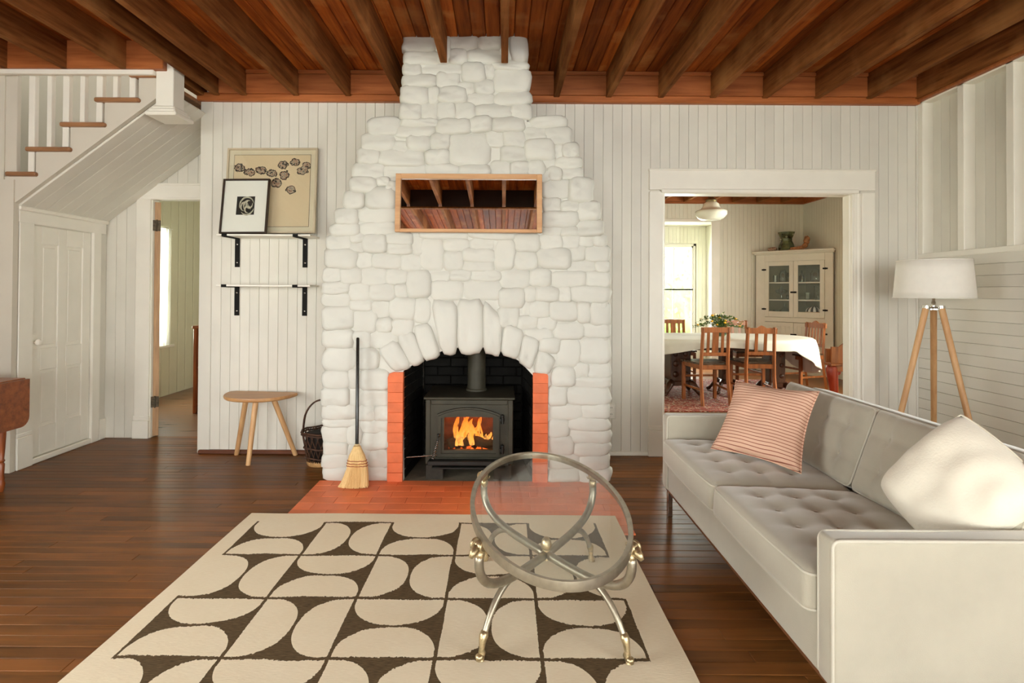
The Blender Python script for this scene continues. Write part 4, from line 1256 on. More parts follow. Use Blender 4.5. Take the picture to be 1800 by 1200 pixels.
def flame_mat():
    t = NT('flame')
    tc = t.n('ShaderNodeTexCoord')
    sp_ = t.n('ShaderNodeSeparateXYZ')
    t.l(tc.outputs['Object'], sp_.inputs[0])
    n_ = t.noise(t.coords((1, 1, 0.35)), 42, 3)
    h = t.math('ADD', t.math('MULTIPLY', sp_.outputs[2], 3.6), t.math('MULTIPLY', t.math('SUBTRACT', n_, 0.5), 1.7))
    c = t.ramp(h, [(0.0, (1.0, 0.50, 0.14)), (0.35, (1.0, 0.33, 0.05)), (0.7, (1.0, 0.17, 0.015)), (1.0, (0.7, 0.07, 0.005))])
    em = t.n('ShaderNodeEmission')
    t.l(c, em.inputs[0])
    em.inputs[1].default_value = 1.9
    tr = t.n('ShaderNodeBsdfTransparent')
    mx = t.n('ShaderNodeMixShader')
    t.l(t.ramp(n_, [(0.36, (0, 0, 0)), (0.60, (0.95, 0.95, 0.95))]), mx.inputs[0])
    t.l(tr.outputs[0], mx.inputs[1])
    t.l(em.outputs[0], mx.inputs[2])
    t.l(mx.outputs[0], t.out.inputs['Surface'])
    return t.m


FM = flame_mat()
fire = thing('fire', 'orange flames licking up over the logs inside the stove', 'fire', (SX, SY + 0.1, 0.22))
rf = random.Random(5)
for i in range(17):
    x = rf.uniform(-0.1, 0.15)
    if i < 9: x = rf.uniform(-0.085, 0.07)
    h = rf.uniform(0.12, 0.2) if x < 0.08 else rf.uniform(0.07, 0.12)
    zb = -0.01 if x < 0.08 else -0.03
    y_ = rf.uniform(-0.06, 0.07)
    ph, dr = rf.uniform(0, 6), rf.uniform(-0.02, 0.05)
    pts = [Vector((x + dr * t * t + 0.012 * math.sin(ph + t * 5), y_ + 0.006 * math.cos(ph + t * 4), zb + h * t)) for t in [k / 9 for k in range(10)]]
    rr = rf.uniform(0.012, 0.026)
    rs = [rr * (0.55 + 1.1 * t) * (1 - t) ** 0.75 * 1.3 + 0.0008 for t in [k / 9 for k in range(10)]]
    obj('flame', G().tube(pts, rs, 8, flat=0.6), FM, fire, True)
em_ = thing('embers', 'glowing embers on the stove floor under the logs', 'embers', (SX, SY + 0.11, 0.172))
for i in range(26):
    obj('ember', G().sphere((rf.uniform(-0.15, 0.16), rf.uniform(-0.07, 0.1), 0.008), rf.uniform(0.006, 0.014), 7, 5, nz=0.4), emit('ember_glow', (1.0, 0.16, 0.02, 1), rf.uniform(0.4, 2.0)), em_)
fl = bpy.data.lights.new('firelight', 'POINT')
fl.energy, fl.color, fl.shadow_soft_size = 2.2, (1.0, 0.42, 0.12), 0.05
flo = bpy.data.objects.new('firelight', fl)
COL.objects.link(flo)
flo.location = (SX, SY + 0.07, 0.34)

# ================================================================== mirror over the fireplace
mc = P(823.5, 408, 3.515)
mir = thing('wall_mirror', 'wide oak-framed mirror leaning over the fireplace, reflecting the joisted ceiling', 'mirror', mc)
mir.rotation_euler = (math.radians(-3.56), 0, 0)
mw, mh = (953 - 694) / 960 * 3.515 / 2, (408 - 304) / 960 * 3.515
fwid = 0.034
for nm, b_ in (('frame_stile', (-mw, -mw + fwid, 0, mh)), ('frame_stile', (mw - fwid, mw, 0, mh)), ('frame_rail', (-mw + fwid, mw - fwid, 0, fwid * 0.6)), ('frame_rail', (-mw + fwid, mw - fwid, mh - fwid, mh))):
    obj(nm, G().box(b_[0], b_[1], -0.01, 0.025, b_[2], b_[3], 0.002), 'frame_oak', mir)
obj('mirror_glass', G().box(-mw + fwid, mw - fwid, 0.004, 0.010, fwid * 0.6, mh - fwid), 'mirror', mir)
obj('backing', G().box(-mw + 0.01, mw - 0.01, 0.011, 0.02, 0.01, mh - 0.01), 'frame_oak', mir)

# ================================================================== rug
rx0, rx1, ry0, ry1 = -1.395, 0.628, -0.1, 3.05
def rug_pt(u, v):
    x, y = rx0 + (rx1 - rx0) * u, ry0 + (ry1 - ry0) * v
    wav = 0.010 * noise.noise(Vector((x * 1.7, y * 1.7, 3))) 
    ed = 0.006 * noise.noise(Vector((x * 2.5, y * 2.5, 9)))
    z = 0.0125 + 0.0025 * noise.noise(Vector((x * 2.2, y * 2.2, 0)))
    return Vector((x + ed, y + ed + wav * (1 if v > 0.98 else 0.3), z))
g = G().grid(rug_pt, 40, 60)
o = obj('area_rug', g, 'rug')
md = o.modifiers.new('thickness', 'SOLIDIFY')
md.thickness, md.offset = 0.008, -1
tag(o, 'cream flat-woven rug patterned with dark brown half ovals, on the floor before the hearth', 'rug')

# ================================================================== sofa
def axis_samples(h, r, n):
    a = [-h, -h + 0.1 * r, -h + 0.3 * r, -h + 0.6 * r, -h + r]
    m = [(-h + r) + (2 * h - 2 * r) * i / n for i in range(1, n)]
    return a + m + [-x for x in reversed(a)]


def rbox(hx, hy, hz, r, n=(4, 4, 4), disp=None):
    g = G()
    A = [axis_samples(hx, r, n[0]), axis_samples(hy, r, n[1]), axis_samples(hz, r, n[2])]
    H = (hx, hy, hz)
    for ax in range(3):
        u, w = (ax + 1) % 3, (ax + 2) % 3
        for sg in (-1, 1):
            v, f = [], []
            for p in A[u]:
                for q in A[w]:
                    c = [0, 0, 0]
                    c[ax], c[u], c[w] = sg * H[ax], p, q
                    inn = Vector([max(-(H[i] - r), min(H[i] - r, c[i])) for i in range(3)])
                    d = Vector(c) - inn
                    pt = inn + d.normalized() * r
                    v.append(pt)
            nu, nw = len(A[u]), len(A[w])
            for i in range(nu - 1):
                for j in range(nw - 1):
                    f.append((i * nw + j, (i + 1) * nw + j, (i + 1) * nw + j + 1, i * nw + j + 1))
            g.add(v, f)
    if disp: g.v = [tuple(disp(Vector(p))) for p in g.v]
    return g


SO = Vector((1.30, 2.30, 0))
sofa = thing('sofa', 'pale grey velvet two-seat sofa with tufted cushions and slim arms', 'sofa', SO)
hl = 0.795                                    # half length
x_f, x_b = 0.905 - 1.30, 1.80 - 1.30
obj('base', rbox((x_b - x_f) / 2 - 0.004, hl - 0.075, 0.09, 0.012), 'velvet', sofa, True).location = ((x_f + x_b) / 2 + 0.002, 0, 0.25)
for s in (-1, 1):
    ar_ = obj('arm', rbox((x_b - x_f) / 2, 0.037, 0.207, 0.016, (10, 2, 6), lambda p: p + Vector((0, 0, 0.004 * math.sin(p.x * 7))) if p.z > 0.15 else p), 'velvet', sofa, True)
    ar_.location = ((x_f + x_b) / 2, s * (hl - 0.037), 0.367)
    for yy in (-0.033, 0.033):
        a_ = Vector((0, yy, 0))
        hx_, hz_ = (x_b - x_f) / 2 - 0.004, 0.203
        pp = []
        for cx_, cz_, a0 in ((-hx_ + 0.02, -hz_ + 0.02, 180), (hx_ - 0.02, -hz_ + 0.02, 270), (hx_ - 0.02, hz_ - 0.02, 0), (-hx_ + 0.02, hz_ - 0.02, 90)):
            for k in range(5):
                an = math.radians(a0 + 90 * k / 4)
                pp.append(a_ + Vector((cx_ + 0.02 * math.cos(an), 0, cz_ + 0.02 * math.sin(an))))
        obj('piping', G().tube(pp, 0.0048, 6, closed=True), 'piping', ar_, True)
obj('plinth_rail', G().box(x_f + 0.015, x_f + 0.04, -hl + 0.01, hl - 0.01, 0.142, 0.162, 0.003).box(x_b - 0.04, x_b - 0.015, -hl + 0.01, hl - 0.01, 0.142, 0.162, 0.003).box(x_f + 0.015, x_b - 0.015, -hl + 0.01, -hl + 0.035, 0.142, 0.162, 0.003).box(x_f + 0.015, x_b - 0.015, hl - 0.035, hl - 0.01, 0.142, 0.162, 0.003), wood('walnut_rail', hexc(92, 56, 34), hexc(140, 92, 58), 'Y', 0.4), sofa)
for sx in (x_f + 0.03, x_b - 0.03):
    for sy in (-hl + 0.03, hl - 0.03):
        obj('leg', G().box(sx - 0.013, sx + 0.013, sy - 0.013, sy + 0.013, 0.0, 0.145, 0.002), 'chrome', sofa)
# back frame, leaning
LEAN = math.radians(20)
bk = obj('back', rbox(0.05, hl - 0.076, 0.28, 0.02, (2, 8, 6)), 'velvet', sofa, True)
bk.location = (0.395, 0, 0.455)
bk.rotation_euler = (0, math.radians(10), 0)


def tuft(u, v, us, vs, sig, amp, line):
    d = 0.0
    for a in us:
        for b in vs:
            d += amp * math.exp(-((u - a) ** 2 + (v - b) ** 2) / sig ** 2)
    lu = min(abs(u - a) for a in us)
    lv = min(abs(v - b) for b in vs)
    d += line * (math.exp(-(lu / (sig * 0.42)) ** 2) + math.exp(-(lv / (sig * 0.42)) ** 2))
    return d


cl_ = (hl - 0.076)                       # inner half length
for s in (-1, 1):
    cy = s * cl_ / 2
    hx_, hy_, hz_ = 0.30, cl_ / 2 - 0.003, 0.062
    us = [-0.17, -0.03, 0.11]
    vs = [-0.21, -0.07, 0.07, 0.21]

    def disp(p, us=us, vs=vs):
        q = p.copy()
        cr = (1 - (p.x / 0.315) ** 4) * (1 - (p.y / (cl_ / 2)) ** 4)
        if p.z > 0:
            k = max(0, p.z / 0.062)
            q.z += k * (0.030 * cr - tuft(p.x, p.y, us, vs, 0.042, 0.013, 0.003) * (1 if abs(p.x) < 0.26 else 0))
        q.x += -0.010 * (1 - (p.y / (cl_ / 2)) ** 2) if p.x < -0.2 else 0
        return q
    se = obj('seat_cushion', rbox(hx_, hy_, hz_, 0.028, (30, 34, 3), disp), 'velvet', sofa, True)
    se.location = (x_f - 0.028 + hx_, cy, 0.375)
    se.rotation_euler = (0, math.radians(2.2), 0)
    for zz in (-0.05, 0.05):
        pp = []
        r_ = 0.03
        for cx_, cy_, a0 in ((hx_ - r_, hy_ - r_, 0), (-hx_ + r_, hy_ - r_, 90), (-hx_ + r_, -hy_ + r_, 180), (hx_ - r_, -hy_ + r_, 270)):
            for k in range(5):
                an = math.radians(a0 + 90 * k / 4)
                pp.append(Vector((cx_ + (r_ - 0.006) * math.cos(an), cy_ + (r_ - 0.006) * math.sin(an), zz)))
        dense = []
        for a_, b_ in zip(pp, pp[1:] + pp[:1]):
            m_ = max(1, int((b_ - a_).length / 0.05))
            dense += [a_.lerp(b_, k / m_) for k in range(m_)]
        dense = [disp(p) for p in dense]
        for p in dense: p.z = zz + (0.010 * (1 - (p.y / (cl_ / 2)) ** 4) * (1 - (p.x / 0.315) ** 4) if zz > 0 else 0)
        obj('piping', G().tube(dense, 0.0048, 6, closed=True), 'piping', se, True)
    for a in us:
        for b in vs:
            p = disp(Vector((a, b, hz_)))
            obj('button', G().sphere((a, b, p.z + 0.001), 0.010, 10, 6, (1, 1, 0.45)), 'velvet', se, True)
    # back cushion
    bx_, by_, bz_ = 0.06, cl_ / 2 - 0.003, 0.178
    vs2 = [-0.23, -0.08, 0.08, 0.23]
    ws2 = [-0.06, 0.07]

    def dispb(p):
        q = p.copy()
        cr = (1 - (p.z / 0.2) ** 4) * (1 - (p.y / (cl_ / 2)) ** 4)
        if p.x < 0:
            k = -p.x / 0.06
            q.x -= k * (0.022 * cr - tuft(p.y, p.z, vs2, ws2, 0.036, 0.014, 0.006))
        return q
    bc_ = obj('back_cushion', rbox(bx_, by_, bz_, 0.03, (3, 34, 24), dispb), 'velvet', sofa, True)
    bc_.location = (0.262, cy, 0.585)
    bc_.rotation_euler = (0, LEAN, 0)
    pp = []
    r_ = 0.03
    for cy_, cz_, a0 in ((by_ - r_, bz_ - r_, 0), (-by_ + r_, bz_ - r_, 90), (-by_ + r_, -bz_ + r_, 180), (by_ - r_, -bz_ + r_, 270)):
        for k in range(5):
            an = math.radians(a0 + 90 * k / 4)
            pp.append(Vector((-bx_ + 0.014, cy_ + (r_ - 0.004) * math.cos(an), cz_ + (r_ - 0.004) * math.sin(an))))
    obj('piping', G().tube(pp, 0.0048, 6, closed=True), 'piping', bc_, True)
    for a in vs2:
        for b in ws2:
            p = dispb(Vector((-bx_, a, b)))
            obj('button', G().sphere((p.x - 0.001, a, b), 0.009, 10, 6, (0.45, 1, 1)), 'velvet', bc_, True)


def pillow(name, corners, T, mat, label, n=26, pinch=0.10, wr=0.012, cr=0.0):
    tl, tr, br, bl = [Vector(c) for c in corners]
    c0 = (tl + tr + br + bl) / 4
    ux = ((tr - tl) + (br - bl)) / 4
    uz = ((tl - bl) + (tr - br)) / 4
    nrm = ux.cross(uz).normalized()
    # local frame: x along ux, z along uz (so that the stripes follow the pillow), y towards the viewer
    hx_, hz_ = ux.length, uz.length
    ex, ez = ux.normalized(), uz.normalized()
    ez = (ez - ex * ez.dot(ex)).normalized()
    ey = ez.cross(ex)
    root = thing(name, label, 'cushion', c0)
    root.matrix_world = Matrix(((ex.x, ey.x, ez.x, c0.x), (ex.y, ey.y, ez.y, c0.y), (ex.z, ey.z, ez.z, c0.z), (0, 0, 0, 1)))
    inv = root.matrix_world.inverted()
    q = [inv @ p for p in (tl, tr, br, bl)]

    def base(u, v):
        a = (q[3] * (1 - u) + q[2] * u) * (1 - v) + (q[0] * (1 - u) + q[1] * u) * v
        s, t = 2 * u - 1, 2 * v - 1
        k = Vector((-s * hx_ * pinch * (1 - t * t), 0, -t * hz_ * pinch * (1 - s * s)))
        c_ = cr * s * s * t * t
        return a + k - a * c_
    g = G()
    for sg in (-1, 1):
        def fn(u, v, sg=sg):
            s, t = 2 * u - 1, 2 * v - 1
            p = base(u, v)
            h = T * (max(0, (1 - s ** 4)) * max(0, (1 - t ** 4))) ** 0.55
            wv = noise.noise(Vector((s * 2.2, t * 2.2, sg * 3.0 + T * 50))) * wr * (1 - s * s * t * t)
            edge = min(1, 8 * (1 - abs(s))) * min(1, 8 * (1 - abs(t)))
            return p + Vector((0, sg * h + wv * edge * sg, 0))
        g.grid(fn, n, n)
    bd = obj('cover', g, mat, root, True)
    pp = [base(i / 16, 0) for i in range(16)] + [base(1, i / 16) for i in range(16)] + [base(1 - i / 16, 1) for i in range(16)] + [base(0, 1 - i / 16) for i in range(16)]
    obj('seam', G().tube(pp, 0.0035, 6, closed=True), mat, root, True)
    return root


def U(px, py, Y):
    return P(px, py, Y)


pillow('striped_cushion', [U(1294, 668, 2.90), U(1440, 688, 2.55), U(1408, 832, 2.40), U(1250, 788, 2.75)], 0.062, 'stripe', 'salmon pink cushion with thin dark red stripes, leaning in the far sofa corner')
_h, _nb = Vector((0.42, -0.907, 0)), Vector((0.907, 0.42, 0))
_u = Vector((0, 0, math.cos(0.3))) + _nb * math.sin(0.3)
_c = Vector((1.46, 1.755, 0.632))
_k = [_c + 0.245 * (math.cos(math.radians(a)) * _h + math.sin(math.radians(a)) * _u) for a in (96, 12, -84, 196)]
pillow('cream_cushion', _k, 0.115, 'boucle', 'plump cream woven cushion on the near end of the sofa', pinch=-0.03, wr=0.016, cr=0.05)

# ================================================================== floor lamp
LX, LY = P(1641, 500, 3.55).x, 3.55
lamp = thing('tripod_lamp', 'tripod floor lamp with oak legs and white drum shade, behind the sofa', 'lamp', (LX, LY, 0))
for an in (172, -68, 52):
    a_ = math.radians(an)
    obj('leg', G().tube([(0.045 * math.cos(a_), 0.045 * math.sin(a_), 1.165), (0.30 * math.cos(a_), 0.30 * math.sin(a_), 0.0)], [0.019, 0.016], 14), 'oak', lamp, True, 50)
    obj('leg_cap', G().tube([(0.045 * math.cos(a_) * 1.03, 0.045 * math.sin(a_) * 1.03, 1.158), (0.044 * math.cos(a_), 0.044 * math.sin(a_), 1.176)], 0.0215, 14), 'chrome', lamp, True, 50)
obj('hub', G().lathe([(0.0, 1.15), (0.05, 1.15), (0.05, 1.158), (0.02, 1.162), (0.012, 1.17), (0.012, 1.20), (0.008, 1.205), (0.008, 1.30), (0.016, 1.30), (0.016, 1.36), (0, 1.36)], n=20), 'chrome', lamp, True, 40)
sh_ = obj('shade', G().grid(lambda u, v: Vector(((0.218 - 0.020 * v) * math.cos(2 * math.pi * u), (0.218 - 0.020 * v) * math.sin(2 * math.pi * u), 1.226 + 0.245 * v)), 56, 5, True), 'shade', lamp, True)
m_ = sh_.modifiers.new('thickness', 'SOLIDIFY'); m_.thickness = 0.003
for r_, z_ in ((0.218, 1.227), (0.198, 1.470)):
    obj('shade_hem', G().tube([(r_ * math.cos(2 * math.pi * k / 48), r_ * math.sin(2 * math.pi * k / 48), z_) for k in range(48)], 0.003, 6, closed=True), 'shade', sh_, True)
sp_ = G()
for k in range(3):
    a_ = 2 * math.pi * k / 3 + 0.4
    sp_.tube([(0.012 * math.cos(a_), 0.012 * math.sin(a_), 1.30), (0.21 * math.cos(a_), 0.21 * math.sin(a_), 1.30)], 0.0025, 6)
obj('shade_carrier', sp_, 'chrome', lamp)
obj('bulb', G().lathe([(0.013, 1.36), (0.015, 1.375), (0.03, 1.40), (0.032, 1.42), (0.02, 1.445), (0, 1.45)], n=16), 'opal', lamp, True)
cab_ = []
for i in range(10):
    t_ = i / 9
    cab_.append((0.01 + 0.03 * math.sin(t_ * 2.5), -0.02, 1.15 - 0.09 * t_ * (1 if t_ < 0.5 else 1)))
obj('cord', G().tube(cab_, 0.0025, 6), 'outlet', lamp)

# ================================================================== glass coffee table
CT = Vector((0.175, 2.17, 0))
ct = thing('glass_coffee_table', 'oval glass coffee table on crossed champagne metal legs with ram heads, on the rug', 'coffee table', CT)
TZt, ang = 0.425, math.radians(2)
ea, eb = 0.290, 0.615
def ell(t, a, b, z):
    x, y = a * math.cos(t), b * math.sin(t)
    return Vector((x * math.cos(ang) - y * math.sin(ang), x * math.sin(ang) + y * math.cos(ang), z))
N = 72
top = G()
for z in (TZt - 0.005, TZt + 0.005): top.add([ell(2 * math.pi * k / N, ea - 0.004, eb - 0.004, z) for k in range(N)], [tuple(range(N))])
top.add([ell(2 * math.pi * k / N, ea - 0.004, eb - 0.004, z) for z in (TZt - 0.005, TZt + 0.005) for k in range(N)], [(k, (k + 1) % N, N + (k + 1) % N, N + k) for k in range(N)])
obj('glass_top', top, 'tableglass', ct)
rim = G()
prof = [(0.0, -0.019), (0.011, -0.019), (0.012, 0.0), (0.011, 0.011), (0.0, 0.011), (-0.006, 0.008), (-0.006, -0.008), (0.0, -0.008)]
rv, rf_ = [], []
for k in range(N):
    for dx, dz in prof: rv.append(ell(2 * math.pi * k / N, ea + dx, eb + dx, TZt + dz))
m = len(prof)
for k in range(N):
    for j in range(m): rf_.append((k * m + j, k * m + (j + 1) % m, ((k + 1) % N) * m + (j + 1) % m, ((k + 1) % N) * m + j))
obj('rim', rim.add(rv, rf_), 'champagne', ct, True, 35)
corners = [(-0.232, -0.30), (0.238, -0.31), (0.225, 0.34), (-0.24, 0.34)]
def bez(p, n=12):
    out = []
    for i in range(n + 1):
        t = i / n
        q = [Vector(a) for a in p]
        while len(q) > 1: q = [q[k].lerp(q[k + 1], t) for k in range(len(q) - 1)]
        out.append(q[0])
    return out
for i, (cx_, cy_) in enumerate(corners):
    d = Vector((cx_, cy_, 0))
    zc = 0.215
    up = bez([(0, 0, zc), d * 0.45 + Vector((0, 0, zc)), d * 0.95 + Vector((0, 0, zc - 0.015)), d * 1.13 + Vector((0, 0, zc + 0.05)), d * 1.08 + Vector((0, 0, 0.37))], 18)
    arm = obj('upper_arm', G().tube(up, 0.016, 10), 'champagne', ct, True)
    hd = d * 1.08
    out_ = d.normalized()
    c = hd + Vector((0, 0, 0.385))
    hg = G().tube([c + Vector((0, 0, -0.035)), c + Vector((0, 0, -0.02)), c], [0.014, 0.018, 0.016], 10)
    hg.sphere(c + out_ * 0.006 + Vector((0, 0, 0.014)), 0.023, 12, 8, (1, 1, 1), 0.15)
    hg.tube([c + out_ * 0.015 + Vector((0, 0, 0.012)), c + out_ * 0.036 + Vector((0, 0, -0.002)), c + out_ * 0.046 + Vector((0, 0, -0.012))], [0.018, 0.013, 0.007], 10)
    side = Vector((-out_.y, out_.x, 0))
    for sg in (-1, 1):
        hp = []
        for k in range(16):
            a_ = -0.6 + k / 15 * 5.2
            rr = 0.019 * (1 - 0.45 * k / 15)
            hp.append(c + side * sg * (0.017 + 0.008 * k / 15) + out_ * (0.004 + rr * math.sin(a_)) + Vector((0, 0, 0.012 + rr * math.cos(a_))))
        hg.tube(hp, [0.0062 * (1 - 0.5 * k / 15) for k in range(16)], 7)
    rh_ = obj('ram_head', hg, 'brass', ct, True)
    dn = bez([d * 0.42 + Vector((0, 0, zc - 0.004)), d * 0.72 + Vector((0, 0, zc + 0.03)), d * 0.93 + Vector((0, 0, 0.16)), d * 1.03 + Vector((0, 0, 0.065))], 14)
    lg = obj('leg', G().tube(dn, [0.0135 - 0.003 * k / 14 for k in range(15)], 10), 'champagne', ct, True)
    f0 = d * 1.03
    ft = G().tube([f0 + Vector((0, 0, 0.098)) - out_ * 0.012, f0 + Vector((0, 0, 0.085)) - out_ * 0.006, f0 + Vector((0, 0, 0.07)), f0 + out_ * 0.004 + Vector((0, 0, 0.045)), f0 + out_ * 0.002 + Vector((0, 0, 0.032)), f0 + out_ * 0.006 + Vector((0, 0, 0.022)), f0 + out_ * 0.014 + Vector((0, 0, 0.010)), f0 + out_ * 0.018 + Vector((0, 0, 0.0175))],
                 [0.012, 0.0155, 0.0125, 0.0095, 0.0135, 0.011, 0.0165, 0.012], 10)
    ft.sphere(f0 + out_ * 0.016 + Vector((0, 0, 0.0245)), 0.0125, 10, 6, (1.2, 1.2, 0.8))
    obj('hoof', ft, 'brass', lg, True)
obj('finial', G().lathe([(0.0, 0.20), (0.024, 0.20), (0.024, 0.214), (0.016, 0.228), (0.012, 0.233), (0.019, 0.238), (0.022, 0.252), (0.018, 0.27), (0.009, 0.282), (0, 0.286)], n=16), 'brass', ct, True, 50)

# ================================================================== drop-leaf table at the left edge
dt = thing('drop_leaf_table', 'cherry wood drop-leaf table with turned legs, cut off by the left edge', 'table', (-3.26, 3.05, 0))
th_, hlY = 0.69, 0.42
obj('table_top', G().box(-0.24, 0.235, -hlY, hlY, th_ - 0.018, th_, 0.004), 'cherry', dt)
for s in (-1, 1):
    pr = []
    r_ = 0.06
    y0_, y1_, z0_, z1_ = -hlY, hlY, th_ - 0.30, th_ - 0.006
    pr = [(y0_, z1_), (y1_, z1_)]
    for k in range(6):
        a_ = math.radians(0 - 90 * k / 5)
        pr.append((y1_ - r_ + r_ * math.cos(a_), z0_ + r_ + r_ * math.sin(a_)))
    for k in range(6):
        a_ = math.radians(-90 - 90 * k / 5)
        pr.append((y0_ + r_ + r_ * math.cos(a_), z0_ + r_ + r_ * math.sin(a_)))
    xx = 0.242 if s > 0 else -0.262
    obj('drop_leaf', G().prism([(xx, y, z) for y, z in pr], (0.018, 0, 0)), 'cherry', dt)
obj('apron', G().box(-0.19, 0.19, -0.33, -0.31, th_ - 0.13, th_ - 0.018, 0.002).box(-0.19, 0.19, 0.31, 0.33, th_ - 0.13, th_ - 0.018, 0.002).box(-0.19, -0.17, -0.33, 0.33, th_ - 0.13, th_ - 0.018, 0.002).box(0.17, 0.19, -0.33, 0.33, th_ - 0.13, th_ - 0.018, 0.002), 'cherry', dt)
for sx in (-0.165, 0.165):
    for sy in (-0.31, 0.335):
        obj('leg', G().box(sx - 0.024, sx + 0.024, sy - 0.024, sy + 0.024, 0.5, 0.672, 0.003).lathe([(0.012, 0.0), (0.017, 0.02), (0.021, 0.05), (0.016, 0.066), (0.017, 0.08), (0.014, 0.11), (0.017, 0.17), (0.012, 0.18), (0.019, 0.19), (0.013, 0.20), (0.017, 0.26), (0.022, 0.36), (0.020, 0.42), (0.023, 0.45), (0.018, 0.47), (0.024, 0.49), (0.022, 0.5)], (sx, sy, 0), 16), 'cherry_z', dt, True, 40)

# ================================================================== stool, basket, broom
stl = thing('wooden_stool', 'light oak stool with half-round seat on three splayed legs, by the plank wall', 'stool', (-1.82, 4.05, 0))
pr = []
for k in range(21):
    a_ = math.pi + math.pi * k / 20
    pr.append((0.268 * math.copysign(abs(math.cos(a_)) ** 0.85, math.cos(a_)) - 0.012 * math.sin(a_) * 0, 0.095 + 0.27 * math.sin(a_)))
pr = [(-0.235, 0.118)] + pr + [(0.235, 0.118)]
rotm = Matrix.Rotation(math.radians(-6), 3, 'Z')
zs = 0.455
prv = [rotm @ Vector((x, y, zs)) for x, y in pr]
sg_ = G()
cc = sum(prv, Vector()) / len(prv)
rings = [(0.93, 0.0), (0.985, 0.006), (1.0, 0.014), (1.0, 0.020), (0.985, 0.028)]
for sc_, dz in rings: sg_.v += [tuple(cc + (p - cc) * sc_ + Vector((0, 0, dz))) for p in prv]
nn = len(prv)
for i in range(len(rings) - 1): sg_.f += [(i * nn + k, i * nn + (k + 1) % nn, (i + 1) * nn + (k + 1) % nn, (i + 1) * nn + k) for k in range(nn)]
sg_.f += [tuple(range(nn))[::-1], tuple((len(rings) - 1) * nn + k for k in range(nn))]
obj('seat', sg_, 'oak_x', stl)
for (tx, ty), (bx2, by2) in (((-0.10, 0.05), (-0.205, 0.12)), ((-0.05, -0.06), (-0.005, -0.13)), ((0.10, 0.04), (0.245, 0.12))):
    if by2 < 0: bx2, tx = 0.0, 0.02
    obj('leg', G().tube([(tx, ty, zs + 0.004), (bx2, by2, 0.0)], [0.020, 0.0165], 14), 'oak', stl, True, 50)
stl.children[2].name = 'leg'

bk_ = thing('wicker_basket', 'dark wicker basket with a tall hoop handle, half hidden behind the chimney', 'basket', (-1.31, 3.98, 0))
obj('base', G().lathe([(0.0, 0.0), (0.10, 0.0), (0.108, 0.015), (0.105, 0.035), (0, 0.035)], n=22), 'wicker_in', bk_, True, 40)
for k in range(20):
    a0, a1 = 2 * math.pi * k / 20, 2 * math.pi * (k + 1.6) / 20
    for sgn in (0, 1):
        b0, b1 = (a0, a1) if sgn else (a1, a0)
        pts = []
        for i in range(6):
            t_ = i / 5
            a_ = b0 + (b1 - b0) * t_
            r_ = 0.105 + 0.035 * t_
            pts.append((r_ * math.cos(a_), r_ * math.sin(a_), 0.03 + 0.21 * t_))
        obj('stake', G().tube(pts, 0.0038, 5), 'wicker', bk_, True)
for z_, r_ in ((0.24, 0.141), (0.225, 0.139), (0.13, 0.122), (0.06, 0.111)):
    obj('hoop', G().tube([((r_ + 0.004 * (k % 2)) * math.cos(2 * math.pi * k / 30), (r_ + 0.004 * (k % 2)) * math.sin(2 * math.pi * k / 30), z_ + 0.004 * math.sin(k)) for k in range(30)], 0.0065, 6, closed=True), 'wicker', bk_, True)
obj('liner', G().lathe([(0.09, 0.035), (0.122, 0.22)], n=20), plain('dark_basket_inside', hexc(30, 20, 14), 0.9), bk_, True)
for dy in (-0.006, 0.006):
    obj('handle', G().tube([(-0.14 * math.cos(math.pi * k / 20) ** 1 if True else 0, dy + 0.004 * math.sin(k * 1.3), 0.22 + 0.24 * math.sin(math.pi * k / 20) ** 0.8) for k in range(21)], 0.006, 7), 'wicker', bk_, True)

br0 = P(622, 857, 3.475)
br0.z = 0.0
br = thing('broom', 'straw broom with black handle leaning upright against the chimney', 'broom', (br0.x, br0.y, 0.009))
top_ = P(629, 593, 3.525) - br.location
nk = P(627.5, 783, 3.495) - br.location
obj('handle', G().tube([nk - Vector((0, 0, 0.05)), top_ - Vector((0, 0, 0.006)), top_], [0.0115, 0.0105, 0.006], 12), 'vblack', br, True, 50)
obj('collar', G().tube([nk + Vector((0, 0, 0.012)), nk - Vector((0, 0, 0.03))], [0.0145, 0.024], 14), 'paleband', br, True, 50)
# flared straw head
secs = [(783, 622, 634), (790, 619, 637), (800, 614, 642), (812, 611, 645.5), (822, 610, 647), (835, 605, 648), (848, 599, 648.5), (857.5, 594, 648.5)]
nseg = 40
hv, hf = [], []
rb_ = random.Random(2)
for j, (py, xa, xb) in enumerate(secs):
    A, B = P(xa, py, 3.48) - br.location, P(xb, py, 3.48) - br.location
    c = (A + B) / 2
    w_ = (B - A).length / 2
    t_ = 0.016 + 0.012 * min(1, j / 2.0)
    for k in range(nseg):
        a_ = 2 * math.pi * k / nseg
        ca, sa = math.cos(a_), math.sin(a_)
        rip = 1 + (0.05 if k % 2 else -0.02) * (1 if j > 1 else 0.4)
        x_ = math.copysign(abs(ca) ** 0.75, ca) * w_
        y_ = math.copysign(abs(sa) ** 0.75, sa) * t_ * rip
        z_ = max(c.z, 0.002) + (rb_.uniform(0, 0.010) if j == len(secs) - 1 else 0)
        hv.append((c.x + x_, y_ + 0.0, z_))
for j in range(len(secs) - 1):
    for k in range(nseg): hf.append((j * nseg + k, j * nseg + (k + 1) % nseg, (j + 1) * nseg + (k + 1) % nseg, (j + 1) * nseg + k))
hf += [tuple(range(nseg)), tuple((len(secs) - 1) * nseg + k for k in range(nseg))]
hd_ = obj('straw_head', G().add(hv, hf), 'straw', br, False)
